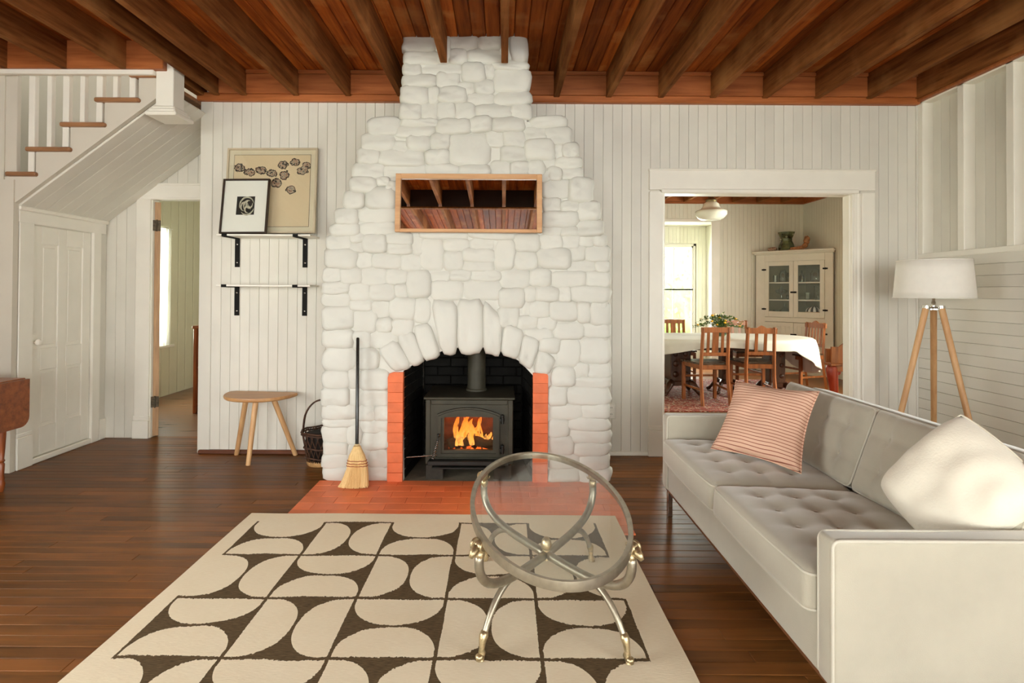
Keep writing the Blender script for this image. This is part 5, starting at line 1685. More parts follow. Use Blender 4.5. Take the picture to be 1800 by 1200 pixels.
# loose bristles over the head
bg = G()
for i in range(150):
    t_ = rb_.uniform(-0.97, 0.97)
    pts = []
    for j in range(3, len(secs)):
        py, xa, xb = secs[j]
        A, B = P(xa, py, 3.48) - br.location, P(xb, py, 3.48) - br.location
        c = (A + B) / 2
        w_ = (B - A).length / 2
        pts.append((c.x + t_ * w_, -0.027 * (1 - abs(t_) ** 3) - 0.003 + rb_.uniform(-0.001, 0.001), max(c.z, 0.001)))
    bg.tube(pts, 0.0011, 4)
bb_ = obj('bristles', bg, 'straw', br)
bb_['kind'] = 'stuff'
for py in (808, 812.5, 817):
    j = [i for i in range(len(secs) - 1) if secs[i][0] <= py <= secs[i + 1][0]][0]
    t_ = (py - secs[j][0]) / (secs[j + 1][0] - secs[j][0])
    xa, xb = secs[j][1] + t_ * (secs[j + 1][1] - secs[j][1]), secs[j][2] + t_ * (secs[j + 1][2] - secs[j][2])
    A, B = P(xa, py, 3.48) - br.location, P(xb, py, 3.48) - br.location
    c, w_ = (A + B) / 2, (B - A).length / 2
    pts = []
    for k in range(36):
        a_ = 2 * math.pi * k / 36
        ca, sa = math.cos(a_), math.sin(a_)
        pts.append((c.x + math.copysign(abs(ca) ** 0.75, ca) * (w_ + 0.002), math.copysign(abs(sa) ** 0.75, sa) * 0.0305, c.z + 0.001 * math.sin(k * 2)))
    obj('stitching', G().tube(pts, 0.0022, 5, closed=True), 'twine', hd_)

# ================================================================== shelves and pictures
def shelf(z, label):
    s = thing('wall_shelf', label, 'shelf', (-1.765, 4.21, z), group='white shelves on the plank wall')
    obj('board', G().box(-0.345, 0.345, -0.205, -0.002, -0.013, 0.0, 0.002), 'trim', s)
    for x in (-0.287, 0.235):
        b_ = obj('bracket', G().box(x - 0.019, x + 0.019, -0.006, -0.001, -0.235, -0.014, 0.001).box(x - 0.019, x + 0.019, -0.2, -0.001, -0.0195, -0.0135, 0.001).box(x - 0.019, x + 0.019, -0.209, -0.203, -0.0195, 0.002, 0.001), 'black', s)
        for zz in (-0.2, -0.06):
            obj('screw', G().lathe([(0.0, 0.004), (0.006, 0.002), (0.006, 0)], n=10), 'steel', b_).matrix_local = Matrix.Translation((x, -0.006, zz)) @ Matrix.Rotation(math.pi / 2, 4, 'X')
    return s
shelf(1.665, 'upper white wall shelf on black brackets, holding two framed pictures')
shelf(1.293, 'lower white wall shelf on black brackets, empty')


def picture(name, label, corners, fw, depth, fmat, inner):
    """leaning framed picture; corners (bl, br, tl) as points"""
    bl, br_, tl = [Vector(c) for c in corners]
    w_, h_ = (br_ - bl).length, (tl - bl).length
    ex = (br_ - bl).normalized()
    ez = (tl - bl).normalized()
    ey = ez.cross(ex)
    ez = ex.cross(ey)
    root = thing(name, label, 'picture', bl)
    root.matrix_world = Matrix(((ex.x, ey.x, ez.x, bl.x), (ex.y, ey.y, ez.y, bl.y), (ex.z, ey.z, ez.z, bl.z), (0, 0, 0, 1)))
    for nm, q in (('frame_stile', (0, fw, 0, h_)), ('frame_stile', (w_ - fw, w_, 0, h_)), ('frame_rail', (fw, w_ - fw, 0, fw)), ('frame_rail', (fw, w_ - fw, h_ - fw, h_))):
        obj(nm, G().box(q[0], q[1], 0, depth, q[2], q[3], 0.0015), fmat, root)
    inner(root, w_, h_, fw, depth)
    return root


def art_big(root, w_, h_, fw, d):
    obj('mat_board', G().box(fw, w_ - fw, d * 0.55, d * 0.6, fw, h_ - fw), plain('beige_mount', hexc(228, 214, 188), 0.8, var=0.02), root)
    b0 = 0.05
    obj('inner_line', G().box(b0, w_ - b0, d * 0.52, d * 0.55, b0 - 0.002, h_ - 0.05), plain('dark_line', hexc(90, 78, 60), 0.8), root)
    spots = [((x - 224) / 440.0 * (w_ - 0.1) + 0.05, h_ - 0.05 - (y - 132) / 432.0 * (h_ - 0.1), 0.036 * a, 0.030 * b) for x, y, a, b in
             ((258, 212, 1.1, 1.1), (318, 238, 1.2, 1.0), (380, 225, 1.2, 1.1), (445, 243, 1.2, 1.0), (505, 195, 1.1, 1.1), (515, 258, 1.1, 1.2), (575, 180, 1.1, 1.0), (615, 230, 1.2, 1.1), (640, 200, 1.0, 1.0), (470, 305, 1.1, 1.2), (555, 345, 1.1, 1.1))]
    pm = print_mat('figure_print', spots, hexc(228, 204, 168), [(0.36, hexc(36, 30, 26)), (0.42, hexc(150, 136, 120)), (0.5, hexc(196, 180, 154)), (0.56, hexc(176, 110, 80)), (0.6, hexc(150, 136, 120)), (0.66, hexc(44, 36, 30))], 1)
    obj('print', G().box(b0 + 0.003, w_ - b0 - 0.003, d * 0.49, d * 0.52, b0 + 0.001, h_ - 0.053), pm, root)
    obj('glazing', G().box(fw, w_ - fw, d * 0.3, d * 0.34, fw, h_ - fw), 'glass', root)


def art_small(root, w_, h_, fw, d):
    obj('mat_board', G().box(fw, w_ - fw, d * 0.55, d * 0.6, fw, h_ - fw), plain('white_mount', hexc(250, 246, 238), 0.8, var=0.01), root)
    obj('print', G().box(w_ * 0.315, w_ * 0.70, d * 0.5, d * 0.55, h_ * 0.345, h_ * 0.68), plain('black_plate', (0.010, 0.010, 0.009, 1), 0.6), root)
    cx_, cz_ = w_ * 0.535, h_ * 0.505
    k = w_ * 0.155
    sw_ = G()
    for r0, a0, a1, ox, oz in ((1.0, 0.3, 3.4, 0, 0), (1.0, 3.9, 6.0, 0.02, -0.02), (0.5, 0.2, 4.6, -0.3, -0.1), (0.42, 2.0, 6.6, 0.35, 0.25), (0.38, 0.0, 5.0, 0.15, -0.5), (0.62, 1.2, 3.8, 0.2, 0.0)):
        pts = [(cx_ + k * (ox + r0 * math.cos(a0 + (a1 - a0) * i / 16)), d * 0.49, cz_ + k * 1.25 * (oz * 0.8 + r0 * math.sin(a0 + (a1 - a0) * i / 16))) for i in range(17)]
        sw_.tube(pts, [0.0014 + 0.006 * math.sin(math.pi * i / 16) for i in range(17)], 5, flat=0.2)
    obj('print_swirl', sw_, plain('pale_ink', hexc(206, 198, 176), 0.7, var=0.2, scale=60), root)
    obj('glazing', G().box(fw, w_ - fw, d * 0.3, d * 0.34, fw, h_ - fw), 'glass', root)


picture('framed_print', 'large pale-framed print of scattered dark figures on tan paper, standing on the upper shelf', (P(392, 409.5, 4.10), P(553, 409, 4.10), P(398, 260, 4.165)), 0.014, 0.022, plain('pale_wood_frame', hexc(200, 184, 156), 0.5), art_big)
picture('framed_picture', 'smaller dark-framed white picture with a black square centre, leaning before the larger print', (P(384, 410, 4.015), P(467, 409.5, 4.015), P(397, 314, 4.085)), 0.012, 0.026, 'darkframe', art_small)

# outlet
oc = P(1074, 722, 4.205)
ou = thing('wall_outlet', 'ivory electrical outlet on the plank wall right of the chimney', 'outlet', (oc.x, 4.205, oc.z))
obj('plate', G().box(-0.035, 0.035, -0.007, 0.004, -0.058, 0.058, 0.003), 'outlet', ou)
for z_ in (-0.025, 0.025):
    s_ = obj('socket', G().box(-0.017, 0.017, -0.010, -0.006, z_ - 0.017, z_ + 0.017, 0.003), 'outlet', ou)
    for x_ in (-0.006, 0.006): obj('slot', G().box(x_ - 0.0015, x_ + 0.0015, -0.0108, -0.0095, z_ - 0.004, z_ + 0.008), 'slot', s_)

# ================================================================== dining room
o = obj('persian_rug', G().box(1.55, 4.0, 5.76, 7.9, -0.002, 0.008, 0.002), 'persian')
tag(o, 'red patterned persian rug under the dining table', 'rug')
ry = tag(obj('runner_rug', G().grid(lambda u, v: Vector((1.3 + 1.5 * u, 5.0 + 0.66 * v, 0.010 + 0.002 * math.sin(9 * u))), 14, 6), plain('rust_carpet', hexc(140, 66, 40), 0.95, var=0.2, scale=14)), 'rust-coloured mat on the dining room floor just inside the doorway', 'rug')
md = ry.modifiers.new('thickness', 'SOLIDIFY'); md.thickness, md.offset = 0.008, -1

TC = Vector((2.62, 6.78, 0))
TA, TB, TH = 1.15, 0.56, 0.705
dtab = thing('dining_table', 'dark carved pedestal dining table under a white cloth', 'dining table', TC + Vector((0, 0, 0.008)))
def sup(t, a, b, e=2.6):
    c, s = math.cos(t), math.sin(t)
    r = (abs(c) ** e + abs(s) ** e) ** (-1 / e)
    return a * c * r, b * s * r
N = 64
pv = [(*sup(2 * math.pi * k / N, TA, TB), TH - 0.04) for k in range(N)]
obj('table_top', G().prism(pv, (0, 0, 0.034)), 'darkwood', dtab)
obj('apron', G().box(-0.98, 0.98, -0.40, -0.37, TH - 0.13, TH - 0.04, 0.003).box(-0.98, 0.98, 0.37, 0.40, TH - 0.13, TH - 0.04, 0.003).box(-0.98, -0.95, -0.40, 0.40, TH - 0.13, TH - 0.04, 0.003).box(0.95, 0.98, -0.40, 0.40, TH - 0.13, TH - 0.04, 0.003), 'darkwood', dtab)
for x, y, k in ((-0.45, 0.02, 1.0), (0.18, 0.1, 0.55), (0.68, -0.12, 0.75)):
    lw = 0.125 * k
    g = G().box(x - lw, x + lw, y - lw, y + lw, 0.16, TH - 0.045, 0.012).box(x - lw * 1.2, x + lw * 1.2, y - lw * 1.2, y + lw * 1.2, TH - 0.09, TH - 0.045, 0.006).box(x - lw * 1.15, x + lw * 1.15, y - lw * 1.15, y + lw * 1.15, 0.11, 0.17, 0.01)
    pd = obj('pedestal', g, 'darkwood', dtab)
    for sx in (-1, 1):
        for sy in (-1, 1):
            c = Vector((x + sx * lw * 0.9, y + sy * lw * 0.9, 0))
            d = Vector((sx, sy, 0)).normalized()
            obj('claw_foot', G().tube([c + Vector((0, 0, 0.15)), c + d * 0.05 + Vector((0, 0, 0.12)), c + d * 0.10 + Vector((0, 0, 0.06)), c + d * 0.13 + Vector((0, 0, 0.022))], [0.04 * k + 0.01, 0.045 * k, 0.03 * k, 0.022], 9).sphere(c + d * 0.14 + Vector((0, 0, 0.024)), 0.024), 'darkwood', pd, True)
    for zz in (0.25, 0.38, 0.50):
        for sx in (-1, 1): obj('carved_boss', G().sphere((x + sx * lw * 0.5, y - lw, zz), lw * 0.3, 10, 6, (1, 0.45, 1)), 'darkwood', pd, True)

# table cloth
def cloth_pt(u, v):
    t = 2 * math.pi * u
    a, b = TA + 0.012, TB + 0.012
    x, y = sup(t, a, b)
    if v <= 0.45:
        k = v / 0.45
        return Vector((x * k, y * k, TH + 0.003))
    w = (v - 0.45) / 0.55
    right = max(0, x / a)
    left = max(0, -x / a)
    drop = 0.10 + 0.33 * max(0, right - 0.62) / 0.38 + 0.12 * max(0, left - 0.25)
    drop += 0.022 * math.sin(t * 5.0 + 0.6)
    rip = 0.018 * w * math.sin(t * 23) * (0.35 + 1.2 * max(0, right - 0.6) * 2)
    nx, ny = x / a, y / b
    r_ = math.hypot(nx, ny)
    fl = 0.02 * math.sin(min(1, w * 3) * math.pi / 2) + (0.05 * w * max(0, right - 0.6) * 2) + rip
    return Vector((x + nx / r_ * fl, y + ny / r_ * fl, TH + 0.003 - 0.012 * min(1, w * 4) * 0.5 - drop * w))
cl = obj('tablecloth', G().grid(cloth_pt, 180, 26, True), 'cloth', None, True)
cl.location = TC + Vector((0, 0, 0.008))
md = cl.modifiers.new('thickness', 'SOLIDIFY'); md.thickness = 0.002
tag(cl, 'white linen cloth draped over the dining table', 'tablecloth')


def chair(name, label, loc, rz, style, mat='chairwood', seat='chairseat', group='wooden dining chairs'):
    """faces +Y; the back stands at -Y"""
    c = thing(name, label, 'chair', loc, rz, group)
    w_, d_, sh_, H = 0.155, 0.19, 0.455, 0.86
    for s in (-1, 1):
        obj('rear_leg', G().tube([(s * (w_ + 0.004), -d_ - 0.05, 0), (s * w_, -d_, 0.30), (s * (w_ - 0.002), -d_, 0.47), (s * (w_ - 0.010), -d_ - 0.035, H)], 0.021, 4), mat, c)
        obj('front_leg', G().box(s * (w_ + 0.035) - 0.018, s * (w_ + 0.035) + 0.018, d_ - 0.02, d_ + 0.016, 0, sh_ - 0.02, 0.003), mat, c)
        obj('side_stretcher', G().beam((s * w_, -d_, 0.17), (s * (w_ + 0.033), d_, 0.17), 0.014, 0.024), mat, c)
        obj('side_rail', G().beam((s * w_, -d_, sh_ - 0.035), (s * (w_ + 0.033), d_, sh_ - 0.035), 0.018, 0.05), mat, c)
    obj('front_stretcher', G().box(-w_ - 0.03, w_ + 0.03, d_ - 0.01, d_ + 0.006, 0.26, 0.285, 0.002), mat, c)
    obj('front_rail', G().box(-w_ - 0.03, w_ + 0.03, d_ - 0.008, d_ + 0.01, sh_ - 0.06, sh_ - 0.01, 0.002), mat, c)
    obj('rear_rail', G().box(-w_, w_, -d_ - 0.01, -d_ + 0.01, sh_ - 0.06, sh_ - 0.012, 0.002), mat, c)
    obj('seat', G().prism([(-w_ - 0.012, -d_ + 0.012, sh_ - 0.01), (w_ + 0.012, -d_ + 0.012, sh_ - 0.01), (w_ + 0.06, d_ + 0.03, sh_ - 0.01), (-w_ - 0.06, d_ + 0.03, sh_ - 0.01)], (0, 0, 0.02)), seat, c)
    yb = lambda z: -d_ - 0.035 * (z - 0.47) / (H - 0.47)
    obj('lower_rail', G().box(-w_, w_, yb(0.56) - 0.009, yb(0.56) + 0.009, 0.545, 0.585, 0.003), mat, c)
    if style == 'plain':
        obj('crest_rail', G().box(-w_ - 0.012, w_ + 0.012, yb(0.84) - 0.013, yb(0.84) + 0.013, 0.805, 0.865, 0.004), mat, c)
        sl = ((-0.082, 0.016), (0.0, 0.036), (0.082, 0.016))
    else:
        pr = [(-w_ - 0.015, 0.79), (w_ + 0.015, 0.79), (w_ + 0.018, 0.85)] + [(w_ * (1 - 2 * k / 12), 0.845 + 0.03 * math.exp(-((1 - 2 * k / 12) / 0.45) ** 2) + 0.008 * math.cos((1 - 2 * k / 12) * 9)) for k in range(13)] + [(-w_ - 0.018, 0.85)]
        obj('crest_rail', G().prism([(x, yb(0.84) - 0.012, z) for x, z in pr], (0, 0.024, 0)), mat, c)
        sl = ((-0.05, 0.017), (0.05, 0.017)) if style == 'crest' else ((-0.1, 0.012), (-0.05, 0.012), (0.0, 0.012), (0.05, 0.012), (0.1, 0.012))
    for x, hw_ in sl:
        obj('slat', G().beam((x, yb(0.58), 0.58), (x, yb(0.82), 0.82), hw_ * 2, 0.012, 0.002, up=(0, 1, 0)), mat, c)
    return c


ZF = 0.008
chair('dining_chair', 'brown dining chair with straight top rail and three slats, nearest the doorway', (2.33, 6.26, ZF), math.radians(5), 'plain')
chair('dining_chair', 'brown dining chair with a shaped top rail, behind the striped cushion', (2.91, 6.36, ZF), math.radians(-3), 'crest')
chair('dining_chair', 'dining chair on the far side of the table, against the bright bay window', (2.42, 7.62, ZF), math.radians(176), 'plain')
c5 = chair('dining_chair', 'dining chair beyond the table before the beadboard wall, books on its seat', (3.30, 7.50, ZF), math.radians(184), 'crest')
chair('dining_chair', 'dining chair with narrow slats at the right end of the table', (3.93, 7.2, ZF), math.radians(104), 'spindle')
# books on the chair seat, white box
for i, (m_, w2, th2, lab) in enumerate((('cherry', 0.16, 0.03, 'brown book at the bottom of the pile on the far dining chair'), ('pages', 0.15, 0.028, 'tan book on top of the pile on the far dining chair'))):
    b = thing('book', lab, 'book', (3.28, 7.44, ZF + 0.466 + i * 0.032), 0.1 + 0.12 * i, 'books on the far chair')
    obj('pages', G().box(-w2 + 0.006, w2 - 0.006, -0.1, 0.1, 0.003, th2 - 0.003), 'pages', b)
    obj('cover', G().box(-w2, w2, -0.105, 0.105, 0, 0.003, 0.001).box(-w2, w2, -0.105, 0.105, th2 - 0.003, th2, 0.001).box(-w2, -w2 + 0.004, -0.105, 0.105, 0, th2, 0.001), m_, b)
wbx = thing('white_box', 'white cardboard box on the seat of the end dining chair', 'box', (3.86, 7.2, ZF + 0.467), 0.4)
obj('body', G().box(-0.13, 0.13, -0.09, 0.09, 0, 0.075, 0.004), 'whitebox', wbx)
obj('lid', G().box(-0.134, 0.134, -0.094, 0.094, 0.055, 0.085, 0.003), 'whitebox', wbx)

# flowers on the table
fp = P(1266, 585, 6.78)
vz = thing('flower_arrangement', 'low arrangement of green leaves and yellow blossoms on the dining table', 'flowers', (fp.x, 6.78, TH + 0.012))
obj('bowl', G().lathe([(0.0, 0.0), (0.05, 0.0), (0.075, 0.025), (0.085, 0.06), (0.08, 0.065), (0.07, 0.03), (0, 0.012)], n=20), 'greenglass', vz, True)
rl = random.Random(11)
lg_, st_ = G(), G()
tips = []
for i in range(70):
    a_ = rl.uniform(0, 2 * math.pi)
    ln = rl.uniform(0.07, 0.28) * (1.25 if abs(math.cos(a_)) > 0.7 else 0.7)
    h_ = rl.uniform(0.10, 0.27)
    e_ = Vector((ln * math.cos(a_), ln * math.sin(a_) * 0.6, 0.05 + h_ * (1 - 0.5 * ln / 0.3)))
    m_ = Vector((e_.x * 0.4, e_.y * 0.4, 0.05 + h_ * 0.7))
    pts = [Vector((0, 0, 0.04)), m_, e_]
    st_.tube(pts, 0.0016, 4)
    tips.append(e_)
    for k in range(7):
        t_ = rl.uniform(0.35, 1.0)
        p = m_.lerp(e_, (t_ - 0.35) / 0.65)
        d = Vector((rl.uniform(-1, 1), rl.uniform(-1, 1), rl.uniform(-0.4, 0.8))).normalized()
        s_ = d.cross(Vector((0.3, 0.2, 1))).normalized()
        L_, W_ = rl.uniform(0.026, 0.05), rl.uniform(0.009, 0.017)
        lg_.add([p, p + d * L_ * 0.5 + s_ * W_, p + d * L_, p + d * L_ * 0.5 - s_ * W_], [(0, 1, 2, 3)])
x_ = obj('stems', st_, 'leaf', vz); x_['kind'] = 'stuff'
x_ = obj('foliage', lg_, 'leaf', vz); x_['kind'] = 'stuff'
for i in range(16):
    e_ = tips[i * 4 % 70]
    obj('blossom', G().sphere(e_ + Vector((0, 0, 0.004)), rl.uniform(0.011, 0.020), 8, 6, (1, 1, 0.7), 0.3), 'yellow' if i % 3 else 'pinkpetal', vz, True)

# pendant lamp
pp_ = P(1250, 380, 6.7)
pz = 2.145
pend = thing('pendant_lamp', 'schoolhouse pendant lamp with stepped opal glass shade over the dining table', 'lamp', (pp_.x, 6.7, pz))
obj('shade', G().lathe([(0.0, 0.0), (0.11, 0.002), (0.155, 0.03), (0.185, 0.07), (0.188, 0.105), (0.175, 0.115), (0.125, 0.135), (0.10, 0.165), (0.092, 0.20), (0.07, 0.215), (0.062, 0.225)], n=36), 'opal', pend, True, 60)
obj('holder', G().lathe([(0.064, 0.222), (0.066, 0.245), (0.045, 0.265), (0.03, 0.29), (0.012, 0.30), (0, 0.30)], n=24), 'gold_dark', pend, True, 50)
obj('hanger', G().tube([(-0.035, 0, 0.25), (-0.03, 0, 0.29), (0, 0, 0.325), (0.03, 0, 0.29), (0.035, 0, 0.25)], 0.004, 6), 'gold_dark', pend, True)
obj('stem', G().tube([(0, 0, 0.30), (0, 0, ZC - pz - 0.03)], 0.007, 8), 'gold_dark', pend, True)
obj('canopy', G().lathe([(0.01, ZC - pz - 0.07), (0.055, ZC - pz - 0.03), (0.06, ZC - pz)], n=24), 'gold_dark', pend, True)

# ---- corner cupboard
A = Vector((4.13, 8.93, 0))
B = Vector((4.90, 8.12, 0))
ex = (B - A).normalized()
CW = (B - A).length
rz = math.atan2(ex.y, ex.x)
cup = thing('corner_cupboard', 'cream corner cupboard with two glazed doors above boarded doors in the dining room', 'cupboard', A, rz)
CH = 1.93
K = 'cab'
inn = lambda x, y: (x, y)      # local: x along the front, y into the corner
dpt = 0.55
obj('side_post', G().box(0.0, 0.14, 0.0, 0.022, 0, CH - 0.06, 0.003), K, cup)
obj('side_post', G().box(CW - 0.11, CW, 0.0, 0.022, 0, CH - 0.06, 0.003), K, cup)
obj('top_rail', G().box(0.14, CW - 0.11, 0.0, 0.022, 1.76, CH - 0.06, 0.003), K, cup)
obj('middle_rail', G().box(0.14, CW - 0.11, 0.0, 0.022, 0.80, 0.875, 0.003), K, cup)
obj('bottom_rail', G().box(0.14, CW - 0.11, 0.0, 0.022, 0.0, 0.10, 0.003), K, cup)
obj('cornice', G().box(-0.02, CW + 0.02, -0.03, 0.03, CH - 0.06, CH - 0.03, 0.008).box(-0.04, CW + 0.03, -0.055, 0.03, CH - 0.035, CH, 0.008), K, cup)
tri = [(0.0, 0.03, 0), (CW, 0.03, 0), (CW / 2 + 0.02, dpt, 0)]
obj('top_board', G().prism([Vector(p) + Vector((0, 0, CH - 0.02)) for p in tri], (0, 0, 0.018)), K, cup)
obj('back_panel', G().prism([(0.0, 0.03, 0.1), (CW / 2 + 0.02, dpt, 0.1), (CW / 2 + 0.02, dpt, CH - 0.03), (0.0, 0.03, CH - 0.03)], (0.01, -0.012, 0)), 'cabin', cup)
obj('back_panel', G().prism([(CW, 0.03, 0.1), (CW / 2 + 0.02, dpt, 0.1), (CW / 2 + 0.02, dpt, CH - 0.03), (CW, 0.03, CH - 0.03)], (-0.01, -0.012, 0)), 'cabin', cup)
SHZ = [0.885, 1.155, 1.43]
for z_ in SHZ:
    obj('shelf', G().prism([(0.05, 0.03, z_ - 0.018), (CW - 0.05, 0.03, z_ - 0.018), (CW / 2 + 0.02, dpt - 0.05, z_ - 0.018)], (0, 0, 0.018)), K, cup)
mid = 0.14 + (CW - 0.25) / 2
for x0, x1, hs in ((0.142, mid - 0.002, -1), (mid + 0.002, CW - 0.112, 1)):
    d_ = obj('glazed_door', G().box(x0, x0 + 0.062, -0.012, 0.008, 0.878, 1.758, 0.003).box(x1 - 0.062, x1, -0.012, 0.008, 0.878, 1.758, 0.003).box(x0 + 0.062, x1 - 0.062, -0.012, 0.008, 0.878, 0.965, 0.003).box(x0 + 0.062, x1 - 0.062, -0.012, 0.008, 1.69, 1.758, 0.003), K, cup)
    obj('pane', G().box(x0 + 0.055, x1 - 0.055, -0.003, 0.001, 0.96, 1.70), 'glass', d_)
    hx_ = x0 - 0.012 if hs < 0 else x1 + 0.012
    for z_ in (1.00, 1.63): obj('hinge', G().box(hx_ - 0.035, hx_ + 0.035, -0.018, -0.012, z_ - 0.012, z_ + 0.012, 0.004).tube([(hx_, -0.016, z_ - 0.016), (hx_, -0.016, z_ + 0.016)], 0.007, 8), 'black', d_)
    d2_ = obj('lower_door', G().box(x0, x1, -0.012, 0.004, 0.105, 0.795, 0.003), K, cup)
    nb = 5
    for k in range(nb):
        a_, b_ = x0 + 0.05 + (x1 - x0 - 0.1) * k / nb, x0 + 0.05 + (x1 - x0 - 0.1) * (k + 1) / nb
        obj('board', G().box(a_ + 0.002, b_ - 0.002, -0.016, -0.010, 0.16, 0.74, 0.003), K, d2_)
    obj('hinge', G().box(hx_ - 0.03, hx_ + 0.03, -0.02, -0.012, 0.63, 0.655, 0.004), 'black', d2_)
    obj('hinge', G().box(hx_ - 0.03, hx_ + 0.03, -0.02, -0.012, 0.2, 0.225, 0.004), 'black', d2_)
for z_ in (1.27, 0.61):
    obj('latch', G().box(mid - 0.045, mid + 0.045, -0.022, -0.012, z_ - 0.013, z_ + 0.013, 0.004).sphere((mid + 0.02, -0.03, z_), 0.015, 10, 7), 'black', cup, True, 40)
cm = cup.matrix_basis if False else (Matrix.Translation(A) @ Matrix.Rotation(rz, 4, 'Z'))


def ware(name, label, cat, x, y, z, prof, mat='ware', n=18):
    w_ = cm @ Vector((x, y, z))
    o_ = obj(name, G().lathe(prof, n=n), mat, None, True, 50)
    o_.location = w_
    return tag(o_, label, cat, 'glassware in the corner cupboard')


tumbler = [(0.0, 0.0), (0.032, 0.0), (0.038, 0.11), (0.035, 0.11), (0.03, 0.008), (0, 0.008)]
jar = [(0.0, 0.0), (0.06, 0.0), (0.065, 0.02), (0.065, 0.14), (0.045, 0.165), (0.045, 0.19), (0.03, 0.2), (0, 0.2)]
goblet = [(0.0, 0.0), (0.04, 0.0), (0.008, 0.012), (0.008, 0.07), (0.035, 0.09), (0.042, 0.15), (0.038, 0.15), (0.03, 0.095), (0, 0.08)]
comp = [(0.0, 0.0), (0.05, 0.0), (0.012, 0.02), (0.012, 0.08), (0.085, 0.11), (0.095, 0.15), (0.03, 0.17), (0.02, 0.21), (0, 0.215)]
vase = [(0.0, 0.0), (0.045, 0.0), (0.055, 0.05), (0.052, 0.15), (0.06, 0.21), (0.055, 0.21), (0.045, 0.15), (0, 0.02)]
z3, z2, z1 = SHZ[2], SHZ[1], SHZ[0]
ware('glass_tumbler', 'clear tumbler at the left of the top cupboard shelf', 'glass', 0.25, 0.14, z3, tumbler)
ware('glass_jar', 'clear lidded jar behind the left cupboard door, top shelf', 'jar', 0.35, 0.2, z3, jar)
ware('glass_goblet', 'clear goblet at the right of the left cupboard door, top shelf', 'glass', 0.47, 0.16, z3, goblet)
ware('glass_bottle', 'dark glass bottle behind the right cupboard door, top shelf', 'bottle', 0.64, 0.15, z3, [(0.0, 0.0), (0.035, 0.0), (0.038, 0.09), (0.012, 0.13), (0.012, 0.18), (0, 0.185)], 'greenglass')
ware('glass_pitcher', 'wide glass jar behind the right cupboard door, top shelf', 'jar', 0.84, 0.17, z3, [(a * 1.3, b) for a, b in jar])
ware('glass_compote', 'footed glass compote on the middle cupboard shelf, left door', 'bowl', 0.33, 0.18, z2, comp)
ware('glass_cup', 'small dark glass cup on the middle cupboard shelf, left door', 'cup', 0.47, 0.15, z2, [(a * 1.5, b * 0.6) for a, b in tumbler], 'greenglass')
ware('glass_tumbler', 'clear tumbler on the middle cupboard shelf, right door', 'glass', 0.72, 0.16, z2, tumbler)
ware('glass_vase', 'tall patterned glass vase on the middle cupboard shelf, right door', 'vase', 0.87, 0.16, z2, vase)
ware('glass_decanter', 'round glass decanter on the bottom cupboard shelf, left door', 'decanter', 0.38, 0.18, z1 + 0.0, [(0.0, 0.0), (0.06, 0.0), (0.09, 0.06), (0.05, 0.12), (0.015, 0.15), (0.018, 0.2), (0, 0.21)])
ware('glass_dish', 'low glass dish on the bottom cupboard shelf, left door', 'dish', 0.28, 0.13, z1, [(a * 1.6, b * 0.9) for a, b in tumbler])
# striped bowl, upside down
bw = thing('striped_bowl', 'upturned bowl with dark and white stripes on the bottom cupboard shelf', 'bowl', cm @ Vector((0.81, 0.17, z1)))
obj('rim', G().lathe([(0.115, 0.0), (0.12, 0.02), (0.118, 0.085), (0.112, 0.085)], n=32), plain('tan_glaze', hexc(196, 156, 110), 0.4), bw, True, 50)
for k in range(20):
    a0, a1 = 2 * math.pi * k / 20, 2 * math.pi * (k + 1) / 20
    def seg(u, v, a0=a0, a1=a1):
        a_ = a0 + (a1 - a0) * u
        ph = v * math.pi / 2
        return Vector((0.118 * math.cos(ph) * math.cos(a_), 0.118 * math.cos(ph) * math.sin(a_), 0.085 + 0.085 * math.sin(ph)))
    obj('stripe', G().grid(seg, 3, 7), 'whitebox' if k % 2 else 'black', bw, True)

# on top of the cupboard
gv = thing('green_vase', 'dark green waisted glass vase on top of the corner cupboard', 'vase', cm @ Vector((0.42, 0.15, CH)))
obj('body', G().lathe([(0.0, 0.0), (0.115, 0.0), (0.122, 0.03), (0.115, 0.09), (0.082, 0.16), (0.085, 0.20), (0.115, 0.26), (0.128, 0.30), (0.122, 0.30), (0.075, 0.19), (0.1, 0.05), (0, 0.02)], n=7), plain('mottled_green_glass', (0.10, 0.12, 0.055, 1), 0.12, var=0.5, scale=12), gv)
for k in range(6):
    a_ = k * 1.05
    obj('prunt', G().sphere((0.1 * math.cos(a_), 0.1 * math.sin(a_), 0.06 + 0.04 * k), 0.018, 8, 6), plain('pale_glass_boss', (0.35, 0.36, 0.24, 1), 0.15), gv, True)
cf = thing('carved_figure', 'tan carved wooden figure reclining on top of the corner cupboard', 'sculpture', cm @ Vector((0.60, 0.12, CH)))
obj('body', G().tube([(-0.12, 0, 0.025), (-0.02, 0, 0.03), (0.06, 0, 0.04), (0.11, 0, 0.08), (0.13, 0, 0.12)], [0.02, 0.028, 0.034, 0.038, 0.03], 12), 'carved', cf, True)
obj('head', G().sphere((0.135, 0, 0.165), 0.055, 14, 10, (0.85, 0.85, 1.1), 0.3, 5), 'carved', cf, True)
obj('base', G().box(-0.14, 0.26, -0.03, 0.03, 0, 0.012, 0.004), 'carved', cf)
shl = tag(obj('sea_shell', G().sphere((0, 0, 0.034), 0.06, 16, 10, (1.3, 0.8, 0.55), 0.35, 4), 'shell', None, True), 'mottled pinkish shell beside the green vase on the cupboard', 'shell')
shl.location = cm @ Vector((0.22, 0.10, CH))
